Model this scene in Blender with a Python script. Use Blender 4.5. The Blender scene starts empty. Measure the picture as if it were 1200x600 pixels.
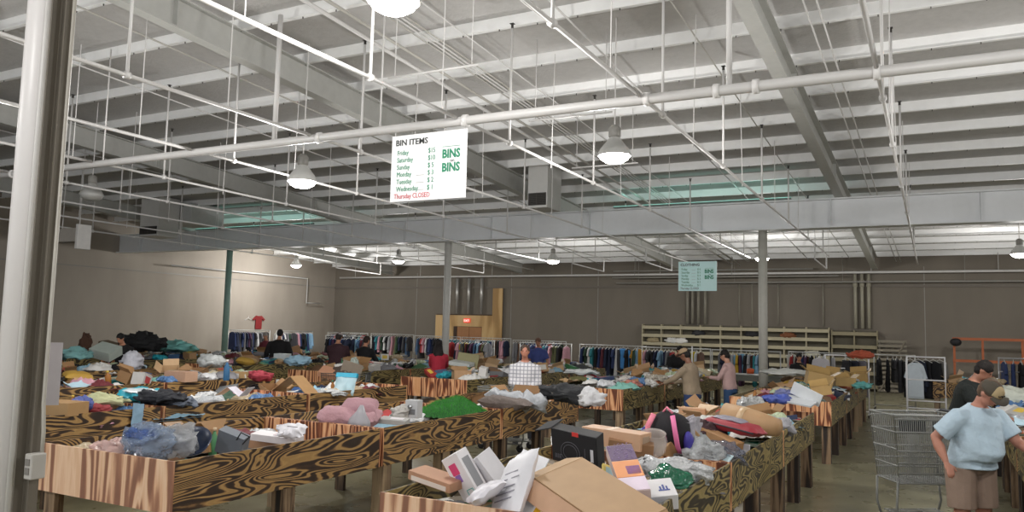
import bpy, bmesh, math, random
from mathutils import Vector, Matrix, Euler, noise
PI=math.pi
S=bpy.context.scene
C=S.collection
# ---------------------------------------------------------------- camera
F=930.0; CAMH=1.95
_vy=Vector((495,-98,930)).normalized()
_vx=-Vector((-1755,-42,930)).normalized()
_vx=(_vx-_vy*_vx.dot(_vy)).normalized()
_vz=_vx.cross(_vy)*-1
if _vz.y<0: _vz=-_vz
R=Matrix((( _vx.x,_vy.x,_vz.x),(_vx.y,_vy.y,_vz.y),(_vx.z,_vy.z,_vz.z)))   # cam(right,up,fwd)=R @ world
cd=bpy.data.cameras.new('camera'); cam=bpy.data.objects.new('camera',cd); C.objects.link(cam)
r,u,fw=Vector(R[0]),Vector(R[1]),Vector(R[2])
cam.matrix_world=Matrix(((r.x,u.x,-fw.x,0),(r.y,u.y,-fw.y,0),(r.z,u.z,-fw.z,CAMH),(0,0,0,1)))
cd.sensor_width=36; cd.lens=F/1200*36; cd.clip_start=.05; cd.clip_end=200
S.camera=cam
def at(x,y,z):      # where the sight line through a photo pixel meets the level z
    d=R.transposed()@Vector((x-600,300-y,F)); t=(z-CAMH)/d.z
    return Vector((d.x*t,d.y*t,z))
def atY(x,y,Y):
    d=R.transposed()@Vector((x-600,300-y,F)); t=Y/d.y
    return Vector((d.x*t,Y,CAMH+d.z*t))
# ---------------------------------------------------------------- world, exposure
w=bpy.data.worlds.new('world'); S.world=w; w.use_nodes=True
w.node_tree.nodes['Background'].inputs[0].default_value=(.95,.97,1,1)
w.node_tree.nodes['Background'].inputs[1].default_value=.8
S.view_settings.view_transform='Standard'; S.view_settings.look='None'
S.view_settings.gamma=1; S.view_settings.use_curve_mapping=False
S.view_settings.exposure=.3
LAMPW=170
# ---------------------------------------------------------------- materials
_m={}
def lin(c):
    return tuple((v/12.92 if v<=.04045 else ((v+.055)/1.055)**2.4) for v in c)
def hexc(h): return lin(tuple(int(h[i:i+2],16)/255 for i in (0,2,4)))
def mat(h,rough=.6,metal=0,kind='',bump=0.0,alpha=1,emit=0,var=.12):
    key=(h,rough,metal,kind,bump,alpha,emit,var)
    if key in _m: return _m[key]
    m=bpy.data.materials.new('m_'+h+kind); m.use_nodes=True; N=m.node_tree.nodes; L=m.node_tree.links
    b=N['Principled BSDF']; c=hexc(h)
    b.inputs['Roughness'].default_value=rough; b.inputs['Metallic'].default_value=metal
    tc=N.new('ShaderNodeTexCoord'); nz=N.new('ShaderNodeTexNoise'); nz.inputs['Scale'].default_value=9; nz.inputs['Detail'].default_value=4
    L.new(tc.outputs['Object'],nz.inputs['Vector'])
    mx=N.new('ShaderNodeMix'); mx.data_type='RGBA'
    mx.inputs[6].default_value=(*[v*(1-var) for v in c],1); mx.inputs[7].default_value=(*[min(1,v*(1+var)) for v in c],1)
    L.new(nz.outputs[0],mx.inputs[0]); L.new(mx.outputs[2],b.inputs['Base Color'])
    if kind=='bag':
        bump=.9; b.inputs['Alpha'].default_value=alpha
    if bump:
        bp=N.new('ShaderNodeBump'); bp.inputs['Strength'].default_value=bump; bp.inputs['Distance'].default_value=.03 if kind=='bag' else .02
        n2=N.new('ShaderNodeTexNoise'); n2.inputs['Scale'].default_value=22; n2.inputs['Detail'].default_value=3
        L.new(tc.outputs['Object'],n2.inputs['Vector']); L.new(n2.outputs[0],bp.inputs['Height']); L.new(bp.outputs[0],b.inputs['Normal'])
    if kind=='clear':
        b.inputs['Transmission Weight'].default_value=.0; b.inputs['Alpha'].default_value=alpha
        b.inputs['Coat Weight'].default_value=.6
    if emit:
        b.inputs['Emission Color'].default_value=(*c,1); b.inputs['Emission Strength'].default_value=emit
    _m[key]=m; return m
def ramp(N,stops):
    r=N.new('ShaderNodeValToRGB'); e=r.color_ramp.elements
    while len(e)<len(stops): e.new(.5)
    for k,(p,c) in enumerate(stops): e[k].position=p; e[k].color=(*hexc(c),1)
    return r
def ply(name,scale,cols,freq=7,nscale=1.0):
    """rotary cut plywood: contour lines of a stretched noise"""
    if name in _m: return _m[name]
    m=bpy.data.materials.new(name); m.use_nodes=True; N=m.node_tree.nodes; L=m.node_tree.links
    b=N['Principled BSDF']; b.inputs['Roughness'].default_value=.62
    tc=N.new('ShaderNodeTexCoord'); oi=N.new('ShaderNodeObjectInfo')
    mp=N.new('ShaderNodeMapping'); mp.inputs['Scale'].default_value=scale
    ml=N.new('ShaderNodeMath'); ml.operation='MULTIPLY'; ml.inputs[1].default_value=50; L.new(oi.outputs['Random'],ml.inputs[0])
    L.new(tc.outputs['Object'],mp.inputs['Vector'])
    cb=N.new('ShaderNodeCombineXYZ')
    for i in range(3): L.new(ml.outputs[0],cb.inputs[i])
    L.new(cb.outputs[0],mp.inputs['Location'])
    nz=N.new('ShaderNodeTexNoise'); nz.inputs['Scale'].default_value=nscale; nz.inputs['Detail'].default_value=1.6; nz.inputs['Roughness'].default_value=.42; nz.inputs['Distortion'].default_value=.7
    L.new(mp.outputs[0],nz.inputs['Vector'])
    m1=N.new('ShaderNodeMath'); m1.operation='MULTIPLY'; m1.inputs[1].default_value=freq*6.283; L.new(nz.outputs[0],m1.inputs[0])
    m2=N.new('ShaderNodeMath'); m2.operation='SINE'; L.new(m1.outputs[0],m2.inputs[0])
    n2=N.new('ShaderNodeTexNoise'); n2.inputs['Scale'].default_value=nscale*14; n2.inputs['Detail'].default_value=3; L.new(mp.outputs[0],n2.inputs['Vector'])
    m3=N.new('ShaderNodeMath'); m3.operation='MULTIPLY_ADD'; m3.inputs[1].default_value=.9; m3.inputs[2].default_value=-.45; L.new(n2.outputs[0],m3.inputs[0])
    n3=N.new('ShaderNodeTexNoise'); n3.inputs['Scale'].default_value=nscale*2.1; n3.inputs['Detail'].default_value=2; L.new(mp.outputs[0],n3.inputs['Vector'])
    m6=N.new('ShaderNodeMath'); m6.operation='MULTIPLY_ADD'; m6.inputs[1].default_value=2.6; m6.inputs[2].default_value=-1.45; L.new(n3.outputs[0],m6.inputs[0])
    m7=N.new('ShaderNodeMath'); m7.operation='ADD'; L.new(m6.outputs[0],m7.inputs[0]); L.new(m3.outputs[0],m7.inputs[1])
    m4=N.new('ShaderNodeMath'); m4.operation='ADD'; L.new(m2.outputs[0],m4.inputs[0]); L.new(m7.outputs[0],m4.inputs[1])
    m5=N.new('ShaderNodeMath'); m5.operation='MULTIPLY_ADD'; m5.inputs[1].default_value=.5; m5.inputs[2].default_value=.5; L.new(m4.outputs[0],m5.inputs[0])
    rp=ramp(N,cols); L.new(m5.outputs[0],rp.inputs[0]); L.new(rp.outputs[0],b.inputs['Base Color'])
    _m[name]=m; return m
CB=[(0,'2a1a0e'),(.36,'3f2a18'),(.54,'8a673e'),(.76,'ab8853'),(1,'9a7848')]
CO=[(0,'2c2412'),(.3,'3f351c'),(.5,'7c6c42'),(.75,'968554'),(1,'897848')]
CP=[(0,'8a5f4a'),(.28,'a6775c'),(.5,'d7ab88'),(.8,'e6c3a3'),(1,'dcb491')]
CR=[(0,'5c2d16'),(.3,'7d4425'),(.5,'c08157'),(.8,'dcab80'),(1,'cc9465')]
PLY_BROWN=ply('plywood_brown',(1.5,.7,3.1),CB,17,1.45)
PLY_OLIVE=ply('plywood_olive',(1.7,.85,3.3),CO,16,1.4)  # plywood with the greenish fluorescent light put into its colour
PLY_PALE=ply('plywood_pale',(4.2,4.2,.4),CP,4,1.15)
PLY_RED=ply('plywood_stripe',(6,6,.55),CR,7,1.0)
LEGM=ply('stained_stud',(9,9,.5),[(0,'1e1510'),(.5,'35261b'),(.8,'5d4936'),(1,'8a7258')],2.2,1.0)
LEGP=ply('pale_stud',(9,9,.5),[(0,'3a2b20'),(.5,'7d6750'),(1,'a08a6c')],2.2,1.0)
PLANK=ply('partition_ply',(1.5,1.5,.3),[(0,'a5814f'),(.5,'c39d66'),(1,'cfae7a')],2.5,.8)
WHITE=mat('e6e4e2',.45,var=.04); PIPE=mat('d2d0ce',.4,var=.05); GREYP=mat('8f8c86',.5)
STEELW=mat('f4f4f3',.5,var=.05); BEAM=mat('bcbcb8',.55,var=.1); CHROME=mat('b9bbbd',.25,.9); DARK=mat('17161a',.7)
# ---------------------------------------------------------------- mesh helpers
class MB:
    def __init__(s): s.v=[]; s.f=[]; s.m=[]
    def add(s,vs,fs,mi=0):
        b=len(s.v); s.v+=[Vector(v) for v in vs]; s.f+=[tuple(b+i for i in f) for f in fs]; s.m+=[mi]*len(fs); return s
    def box(s,c,d,rot=None,mi=0):
        c=Vector(c); x,y,z=[k/2 for k in d]
        vs=[Vector((i*x,j*y,k*z)) for i in(-1,1) for j in(-1,1) for k in(-1,1)]
        if rot is not None: vs=[rot@v for v in vs]
        return s.add([v+c for v in vs],[(0,1,3,2),(4,6,7,5),(0,4,5,1),(2,3,7,6),(0,2,6,4),(1,5,7,3)],mi)
    def span(s,a,b,mi=0):
        a,b=Vector(a),Vector(b); return s.box((a+b)/2,[abs(k) for k in (b-a)],None,mi)
    def loft(s,rings,cap=True,mi=0,closed=True):
        n=len(rings[0]); vs=[p for r_ in rings for p in r_]; fs=[]
        for i in range(len(rings)-1):
            for j in range(n if closed else n-1):
                k=(j+1)%n; fs.append((i*n+j,i*n+k,(i+1)*n+k,(i+1)*n+j))
        if cap: fs+= [tuple(reversed(range(n))),tuple((len(rings)-1)*n+j for j in range(n))]
        return s.add(vs,fs,mi)
    def tube(s,pts,rad,n=8,mi=0,cap=True):
        pts=[Vector(p) for p in pts]; rs=rad if isinstance(rad,(list,tuple)) else [rad]*len(pts); rings=[]
        up=None
        for i,p in enumerate(pts):
            d=(pts[min(i+1,len(pts)-1)]-pts[max(i-1,0)]).normalized()
            if up is None:
                a=Vector((0,0,1)) if abs(d.z)<.9 else Vector((0,1,0)); up=(a-d*a.dot(d)).normalized()
            else: up=(up-d*up.dot(d)).normalized()
            sd=d.cross(up); rr=rs[i]; rx,ry=rr if isinstance(rr,tuple) else (rr,rr)
            rings.append([p+sd*math.cos(t)*rx+up*math.sin(t)*ry for t in [2*PI*k/n for k in range(n)]])
        return s.loft(rings,cap,mi)
    def lathe(s,prof,c=(0,0,0),n=16,mi=0,cap=True):
        c=Vector(c); return s.loft([[c+Vector((r_*math.cos(2*PI*k/n),r_*math.sin(2*PI*k/n),z)) for k in range(n)] for r_,z in prof],cap,mi)
    def ball(s,c,d,n=12,m=8,rot=None,mi=0,lo=.0,hi=1.):
        c=Vector(c); rings=[]
        for i in range(m+1):
            t=PI*(lo+(hi-lo)*i/m); t=min(max(t,.06),PI-.06)
            ring=[Vector((d[0]*math.sin(t)*math.cos(2*PI*k/n),d[1]*math.sin(t)*math.sin(2*PI*k/n),-d[2]*math.cos(t))) for k in range(n)]
            if rot is not None: ring=[rot@v for v in ring]
            rings.append([c+v for v in ring])
        return s.loft(rings,True,mi)
    def prism(s,poly,z0,z1,mi=0,rot=None,c=(0,0,0)):
        c=Vector(c); n=len(poly)
        def T(v): v=Vector(v); return (rot@v if rot is not None else v)+c
        return s.add([T((x,y,z0)) for x,y in poly]+[T((x,y,z1)) for x,y in poly],[tuple(reversed(range(n))),tuple(range(n,2*n))]+[(i,(i+1)%n,n+(i+1)%n,n+i) for i in range(n)],mi)
    def mesh(s,name,smooth=False):
        me=bpy.data.meshes.new(name); me.from_pydata(s.v,[],s.f); me.polygons.foreach_set('material_index',s.m)
        bm=bmesh.new(); bm.from_mesh(me); bmesh.ops.recalc_face_normals(bm,faces=bm.faces); bm.to_mesh(me); bm.free()
        if smooth: me.polygons.foreach_set('use_smooth',[True]*len(me.polygons))
        return me
    def build(s,name,mats,parent=None,smooth=False,loc=(0,0,0),rot=None,bevel=0):
        me=s.mesh(name,smooth)
        for m in (mats if isinstance(mats,(list,tuple)) else [mats]): me.materials.append(m)
        return link(name,me,parent,loc,rot,bevel)
def link(name,me,parent=None,loc=(0,0,0),rot=None,bevel=0):
    o=bpy.data.objects.new(name,me); C.objects.link(o); o.location=loc
    if rot is not None: o.rotation_euler=rot
    if parent is not None: o.parent=parent
    if bevel:
        b=o.modifiers.new('bevel','BEVEL'); b.width=bevel; b.segments=2; b.limit_method='ANGLE'
    return o
def thing(name,label,cat,loc=(0,0,0),rz=0,group=None):
    o=bpy.data.objects.new(name,None); C.objects.link(o); o.location=loc; o.rotation_euler=(0,0,rz); o.empty_display_size=.2
    return tag(o,label,cat,group)
def tag(o,label,cat,group=None):
    o['label']=label; o['category']=cat
    if group: o['group']=group
    return o
def struct(o): o['kind']='structure'; return o
def kids(o): return [c for c in C.objects if c.parent==o]
def copy_tree(o,parent=None,_k=None):
    c=o.copy(); C.objects.link(c)
    if parent is not None: c.parent=parent
    for ch in list(o.children): copy_tree(ch,c)
    return c
def RX(a): return Matrix.Rotation(a,3,'X')
def RY(a): return Matrix.Rotation(a,3,'Y')
def RZ(a): return Matrix.Rotation(a,3,'Z')
_fonts={}
def lettering(name,txt,size,m,parent,loc,rot=(PI/2,0,0),align='LEFT',sx=1,bold=0,depth=.002):
    cu=bpy.data.curves.new('t','FONT'); cu.body=txt; cu.size=size; cu.align_x=align; cu.extrude=depth; cu.offset=bold; cu.resolution_u=2
    t=bpy.data.objects.new('t',cu); C.objects.link(t); bpy.context.view_layer.update()
    me=bpy.data.meshes.new_from_object(t.evaluated_get(bpy.context.evaluated_depsgraph_get()))
    bpy.data.objects.remove(t); me.materials.clear(); me.materials.append(m)
    o=link(name,me,parent,loc,rot); o.scale=(sx,1,1); return o
rnd=random.Random(7)
# ---------------------------------------------------------------- room shell
XL=-27.8; YB=32.5; XR=14.0; YN=-6.0
def roofz(y): return 5.2+.058*(19.9-y)      # underside of the rafters
def floor_mat():
    m=bpy.data.materials.new('polished_concrete'); m.use_nodes=True; N=m.node_tree.nodes; L=m.node_tree.links; b=N['Principled BSDF']
    tc=N.new('ShaderNodeTexCoord'); n=N.new('ShaderNodeTexNoise'); n.inputs['Scale'].default_value=.9; n.inputs['Detail'].default_value=7; n.inputs['Distortion'].default_value=.6
    L.new(tc.outputs['Object'],n.inputs['Vector'])
    rp=ramp(N,[(.3,'6c6852'),(.5,'817d64'),(.7,'918d73')]); L.new(n.outputs[0],rp.inputs[0]); L.new(rp.outputs[0],b.inputs['Base Color'])
    n2=N.new('ShaderNodeTexNoise'); n2.inputs['Scale'].default_value=3; n2.inputs['Detail'].default_value=5; L.new(tc.outputs['Object'],n2.inputs['Vector'])
    mr=N.new('ShaderNodeMapRange'); mr.inputs[3].default_value=.18; mr.inputs[4].default_value=.42; L.new(n2.outputs[0],mr.inputs[0]); L.new(mr.outputs[0],b.inputs['Roughness'])
    return m
def wall_mat(name,a,b_,seam=None):
    m=bpy.data.materials.new(name); m.use_nodes=True; N=m.node_tree.nodes; L=m.node_tree.links; b=N['Principled BSDF']; b.inputs['Roughness'].default_value=.8
    tc=N.new('ShaderNodeTexCoord'); n=N.new('ShaderNodeTexNoise'); n.inputs['Scale'].default_value=.8; n.inputs['Detail'].default_value=8
    mp=N.new('ShaderNodeMapping'); mp.inputs['Scale'].default_value=(1,1,.35); L.new(tc.outputs['Object'],mp.inputs[0]); L.new(mp.outputs[0],n.inputs['Vector'])
    rp=ramp(N,[(.3,a),(.7,b_)]); L.new(n.outputs[0],rp.inputs[0]); L.new(rp.outputs[0],b.inputs['Base Color']); return m
struct(MB().span((XL,YN,-.2),(XR,YB,0)).build('floor',floor_mat()))
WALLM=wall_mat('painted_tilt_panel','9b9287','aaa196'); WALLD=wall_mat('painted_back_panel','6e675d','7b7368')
mb=MB().span((XL-.3,YN,0),(XL,YB,7)); wl=struct(mb.build('wall_left',WALLM))
struct(MB().span((XL,YN,3.86),(XL+.025,YB,3.9)).build('trim_1',GREYP))
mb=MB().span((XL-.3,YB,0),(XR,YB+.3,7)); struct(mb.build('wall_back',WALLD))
mb=MB()
for x in (-22.6,-17.3,-13.0,-8.6,-.3,3.6,8): mb.span((x,YB-.012,0),(x+.03,YB,4.6))
struct(mb.build('trim_2',GREYP))
struct(MB().span((XL+.03,YB-.07,3.84),(XR-.1,YB-.012,3.92)).build('trim_3',mat('6f6860',.7)))
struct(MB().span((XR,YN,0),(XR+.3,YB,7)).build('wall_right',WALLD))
# corrugated roof deck
mb=MB(); DZ=.65
for k in range(int((XR-XL)/.6)+1):
    x=XL+k*.6
    mb.add([(x,YN,roofz(YN)+DZ),(x+.6,YN,roofz(YN)+DZ),(x+.6,YB+.3,roofz(YB+.3)+DZ),(x,YB+.3,roofz(YB+.3)+DZ),(x,YN,roofz(YN)+DZ+.1),(x+.6,YN,roofz(YN)+DZ+.1),(x+.6,YB+.3,roofz(YB+.3)+DZ+.1),(x,YB+.3,roofz(YB+.3)+DZ+.1)],[(0,1,2,3),(4,7,6,5),(0,4,5,1),(2,6,7,3),(0,3,7,4),(1,5,6,2)])
struct(mb.build('ceiling',mat('bdbbb9',.85,bump=.5,var=.12)))
# purlins: one Z-section run each
def zsec(y,x0,x1,h=.22):
    b=MB(); z=roofz(y)+.45; s=-.058
    b.box(((x0+x1)/2,y,z+h/2),(x1-x0,.012,h)); b.box(((x0+x1)/2,y-.035,z+.006),(x1-x0,.07,.012)); b.box(((x0+x1)/2,y+.035,z+h-.012),(x1-x0,.07,.012))
    for k in range(int((x1-x0)/.61)): b.box((x0+.3+k*.61,y-.04,z-.012),(.012,.012,.03),mi=1)   # screw ends
    return b
k=0; y=-2.9
while y<32.3:
    if abs(y-19.9)>.2: struct(zsec(y,XL+.1,XR-.1).build('purlin',[STEELW,mat('4a4744',.6)]))
    y+=1.4
# rafters running to the back
def rafter(x,y0=YN,y1=YB-.3):
    b=MB(); n=Vector((0,1,-.058)).normalized()
    for (w_,zo,h) in ((.2,0,.02),(.012,.02,.41),(.2,.43,.02)):
        z0,z1=roofz(y0)+zo,roofz(y1)+zo
        b.add([(x-w_/2,y0,z0),(x+w_/2,y0,z0),(x+w_/2,y1,z1),(x-w_/2,y1,z1),(x-w_/2,y0,z0+h),(x+w_/2,y0,z0+h),(x+w_/2,y1,z1+h),(x-w_/2,y1,z1+h)],[(0,1,2,3),(4,7,6,5),(0,4,5,1),(2,6,7,3),(0,3,7,4),(1,5,6,2)])
    for q in range(6): 
        yy=1.5+q*5.6
        if abs(yy-19.9)>.5: b.span((x-.09,yy,roofz(yy)+.02),(x+.09,yy+.012,roofz(yy)+.42))
    return struct(b.build('rafter',BEAM))
for x in (-23.9,-16.6,-9.15,-1.9,5.4,12.7): rafter(x)
# the long girder across the columns
b=MB(); b.span((XL,19.86,4.54),(XR-.02,19.94,5.17)); b.span((XL,19.72,4.5),(XR-.02,20.08,4.54)); b.span((XL,19.72,5.17),(XR-.02,20.08,5.2))
for k in range(14):
    x=-26.5+k*3.05
    b.span((x,19.74,4.54),(x+.014,19.86,5.17))
struct(b.build('girder',mat('e2e4e6',.5,var=.04)))
# columns
def column(x,y,h,m,d=.105):
    o=MB().tube([(0,0,.02),(0,0,h)],d,24).build('column',m,None,True,(x,y,0)); struct(o)
    q=MB().box((0,0,.01),(.34,.34,.02)); q.box((0,0,h-.006),(.3,.3,.012)); q.build('plate',m,o)
    return o
column(-21.85,19.9,4.5,mat('7f9c92',.5)); column(-12.75,19.9,4.5,mat('c9c8c3',.5)); c3=column(-3.66,19.9,4.5,mat('bab8b0',.5)); column(5.45,19.9,4.5,BEAM)  # first column: the green glow falling on it is put into its colour
cn=column(-3.85,2.27,6.2,mat('d9d5d3',.38,var=.03),.088)
# conduits, outlet box and paper on the near column
cq=thing('electrical_conduit','grey conduit strip running up the right side of near column','conduit',(-3.73,2.27,0))
MB().tube([(.0,-.07,.0),(.0,-.07,6)],.013,10).build('conduit_pipe',mat('c9c6c2',.4),cq,True)
MB().span((-.045,-.04,0),(-.015,.05,6.1)).span((-.015,.0,0),(.03,.045,6.1)).build('strut_channel',mat('6b6459',.55),cq)
MB().tube([(.062,.03,1.32),(.062,.03,1.42),(.045,.03,1.55),(.045,.03,6)],.009,10).build('conduit_pipe',mat('b3aea4',.4),cq,True)
ob=MB().box((.066,-.0,1.27),(.055,.07,.115)).build('outlet_box',mat('b8b4ae',.45),cq,bevel=.006)
MB().box((.066,-.037,1.29),(.03,.004,.03)).box((.066,-.037,1.25),(.03,.004,.03)).build('socket',mat('7d7974',.5),ob)
q=atY(60,438,2.46)
tag(MB().box((0,0,0),(.085,.006,.31)).build('paper_sheet',mat('c4bfc4',.6),None,False,(q.x,2.46,q.z),(0,0,.97)),'plain white sheet fixed beside the near column above outlet box','sheet')
# ---------------------------------------------------------------- high bay lamps
def lamp(x,y,z,lit,label,mast=True,s=1):
    t=thing('high_bay_lamp',label,'ceiling lamp',(x,y,z),0,'high bay ceiling lamps')
    MB().lathe([(.23*s,.0),(.235*s,.03),(.2*s,.1),(.12*s,.2),(.08*s,.25),(.07*s,.27)],n=24,cap=False).lathe([(.225*s,.0),(.195*s,.1),(.115*s,.2),(.075*s,.25)],n=24,cap=False).build('lamp_shade',mat('b9b9b6',.4),t,True)
    MB().lathe([(.07,.26),(.085,.28),(.085,.4),(.05,.44)],n=16).build('ballast_housing',mat('8f8d88',.4),t,True)
    MB().tube([(0,0,.44),(0,0,roofz(y)+.66-z)],.01,6).build('hanger_rod',PIPE,t)
    MB().lathe([(.03,-.1),(.12*s,-.088),(.19*s,-.045),(.225*s,.02)],n=24).build('lens',mat('fffaf2',.3,emit=22) if lit else mat('a7a6a2',.3),t,True)
    if lit:
        l=bpy.data.lights.new('bulb','POINT'); l.energy=LAMPW*lit; l.shadow_soft_size=.16; l.color=(1,.985,.96)
        o=bpy.data.objects.new('bulb_light',l); C.objects.link(o); o.parent=t; o.location=(0,0,-.26)
LAMPS=[((720,183),4.4,1,'bright high bay lamp right of the BIN ITEMS sign'),((354,213),4.2,1,'bright high bay lamp left of the BIN ITEMS sign'),
 ((648,306),4.35,1.2,'small distant lamp below the girder in the middle of picture'),((467,306),4.4,.8,'small distant lamp left of the pale middle column'),
 ((347,311),4.5,2.4,'lamp beside the left wall casting a bright patch'),((893,303),4.4,1,'lamp half hidden behind the right girder column'),
 ((1195,298),4.4,1,'distant lamp cut by the right picture edge'),((461,2),4.75,1.0,'near lamp cut by the top picture edge'),((107,230),4.45,0,'unlit high bay lamp near the left column')]
for (px,z,lit,lb) in LAMPS:
    p=at(px[0],px[1],z); lamp(p.x,p.y,p.z,lit,lb)
for k,(x,y) in enumerate([(2.2,10.3),(2.2,4.9),(8.2,10.3),(8.2,18),(8.2,26),(-10,4.9),(-4,-1),(2.2,-1),(-10,-1)]):  # unseen lamps outside the frame, added to light the near bins
    l=bpy.data.lights.new('bulb','POINT'); l.energy=LAMPW; l.shadow_soft_size=.16; l.color=(1,.985,.96)
    t=thing('high_bay_lamp',['lamp beyond the right picture edge over the aisle','lamp above and right of the viewer','lamp far right above the side wall bins','lamp far right beside the girder','lamp far right near the back wall','lamp above the left rows out of view','lamp behind the viewer on the left','lamp behind the viewer on the right','lamp behind the viewer far left'][k],'ceiling lamp',(x,y,4.4),0,'high bay ceiling lamps')
    MB().lathe([(.23,.0),(.235,.03),(.2,.1),(.12,.2),(.07,.27)],n=20,cap=False).build('lamp_shade',mat('b9b9b6',.4),t,True)
    MB().lathe([(.02,-.07),(.12,-.06),(.2,-.02),(.215,.02)],n=20).build('lens',mat('fffaf2',.3,emit=9),t,True)
    MB().tube([(0,0,.25),(0,0,roofz(y)+.66-4.4)],.01,6).build('hanger_rod',PIPE,t)
    o=bpy.data.objects.new('bulb_light',l); C.objects.link(o); o.parent=t; o.location=(0,0,-.26)
# added strips on the girder for a green glow whose source is unseen
for (x,nm,ln,en) in ((-20.6,'green tinted tube lamp lying on the girder at left',5.5,11),(-5.2,'green tinted tube lamp lying on the girder at right',4.5,9)):
    t=thing('tube_lamp',nm,'lamp',(x,19.62,5.2))
    MB().box((0,.05,.03),(ln,.1,.05)).build('housing',mat('6f7a76',.4),t,bevel=.01)
    l=bpy.data.lights.new('green_tube','AREA'); l.shape='RECTANGLE'; l.size=ln; l.size_y=.12; l.energy=en; l.color=(.4,1,.86)
    o=bpy.data.objects.new('green_light',l); C.objects.link(o); o.parent=t; o.location=(0,-.04,.08); o.rotation_euler=(PI-.75,0,0)
# ---------------------------------------------------------------- sprinkler pipework
def clampring(b,p,r,axis='x'):
    d=Vector((1,0,0)) if axis=='x' else Vector((0,1,0)); p=Vector(p); b.tube([p-d*.03,p+d*.03],r*1.35,12)
t=thing('sprinkler_main','thick white sprinkler main pipe crossing above both signs','pipe',(0,8.1,4.47))
MB().tube([(XL+.2,0,0),(XR-.4,0,0)],.057,14).build('main_pipe',PIPE,t,True)
for x in (-14.39,-7.32,-5.0,-2.7,-1.95,-1.55,-.43,1.9):
    b=MB(); clampring(b,(x,0,0),.057); b.build('coupling',WHITE,t,True)
for x in (-11.9,-6.3,-1.82,1.5): MB().tube([(x,.0,.05),(x,0,roofz(8.1)+.5-4.47)],.03 if x==-1.82 else .012,8).build('hanger_pipe',PIPE,t,True)
MB().tube([(-8.15,0,.05),(-8.15,0,roofz(8.1)+.45-4.47)],.035,8).build('hanger_pipe',PIPE,t,True)
names=['rightmost','second from right','third from right','fourth from right','fifth from right','sixth from right','seventh from right','eighth from right','ninth from right','tenth from right']
for k in range(10):
    x=-.43-2.33*k; t=thing('sprinkler_branch_pipe','thin white sprinkler branch pipe, '+names[k]+', running to the back','pipe',(x,0,4.5),0,'sprinkler branch pipes')
    y1=25.5 if k%3 else 29; y0=.4
    MB().tube([(0,y0,0),(0,8.02,0)],.024,8).tube([(0,8.18,0),(0,y1,-.12)],.021,8).build('branch_pipe',PIPE,t,True)
    ys=[2.2+3.05*j+ (k%3)*.55 for j in range(8)]
    for j,yy in enumerate(ys):
        if abs(yy-19.9)<.35: yy+=.7
        if abs(yy-8.1)<.4: yy+=.8
        zz=0 if yy<8 else -.12*(yy-8.18)/(y1-8.18)
        top=roofz(yy)+.30-4.5
        s=MB().tube([(0.0,yy,zz-.03),(0.0,yy,top)],.017,8); clampring(s,(0,yy,zz),.03,'y')
        s.build('sprig_pipe',PIPE,t,True)
        MB().tube([(0,yy,top),(0,yy,top+.06)],.02,6).box((0,yy,top+.065),(.06,.06,.006)).build('sprinkler_head',mat('3c3936',.5,.4),t)
        y2=yy+1.35
        if abs(y2-19.9)>.3 and y2<y1 and abs(y2-8.1)>.2: MB().tube([(0,y2,0.02 if y2<8 else -.1),(0.03*((j%3)-1),y2,roofz(y2)+.45-4.5)],.007,6).build('hanger_rod',PIPE,t)
    # short drop legs beyond the girder
    if k in (1,3,4,6,8):
        MB().tube([(.0,22.3,-.1),(0,22.3,-.5),(0,24.9,-.55),(0,24.9,-.14)],.019,8).build('drop_loop',PIPE,t,True)
# thin conduits fanned under the deck
for k,(x,dz,r_) in enumerate([(-6.55,-.12,.011),(-6.47,-.12,.011),(-6.39,-.12,.011),(-6.31,-.12,.011),(-7.2,-.2,.03),(-7.0,-.1,.012),(-6.85,-.25,.022),(-5.9,-.08,.01),(-4.3,-.1,.014),(-2.9,-.05,.012),(-1.35,-.2,.012),(-1.2,-.2,.012),(-10.4,-.15,.014),(-12.6,-.15,.014),(-18.3,-.15,.014)]):
    b=MB(); y0,y1=.5,31.5; yy=[y0,18.9,21,y1]
    b.tube([(x,y0,roofz(y0)+.38+dz),(x+.03,19.3,roofz(19.3)+.45+dz*.5),(x+.03,20.5,roofz(20.5)+.45+dz*.5),(x+.2,y1,roofz(y1)+.38+dz)],r_,6)
    tag(b.build('ceiling_conduit',PIPE if k%3 else mat('b4b1aa',.4),None,True),['first of four bundled conduits under the roof deck','second of four bundled conduits under the roof deck','third of four bundled conduits under the roof deck','fourth of four bundled conduits under the roof deck','thickest conduit left of the four bundled conduits','thin conduit just left of the bundled four','medium pipe between thickest conduit and bundled four','thin conduit right of the bundled four','thin conduit above the right bright lamp','thin conduit left of right rafter','left conduit of pair beside the right rafter','right conduit of pair beside the right rafter','conduit just left of the middle rafter','conduit midway between the left and middle rafters','conduit far left under the deck'][k],'conduit','conduits under the roof')
for k,(p,q) in enumerate([((455,92),(557,73)),((620,142),(705,140)),((670,197),(760,190))]):
    a=at(p[0],p[1],5.0); c_=Vector((a.x+1.3,a.y,5.0)); tag(MB().tube([a,c_],.014,6).tube([a+Vector((.1,0,0)),a+Vector((.1,0,roofz(a.y)+.45-5.0))],.006,5).tube([c_-Vector((.1,0,0)),c_+Vector((-.1,0,roofz(a.y)+.45-5.0))],.006,5).build('conduit_support',PIPE,None,True),['short cross strut above the BIN ITEMS sign','short cross strut right of the BIN ITEMS sign','short cross strut below the right bright lamp'][k],'strut')
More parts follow.
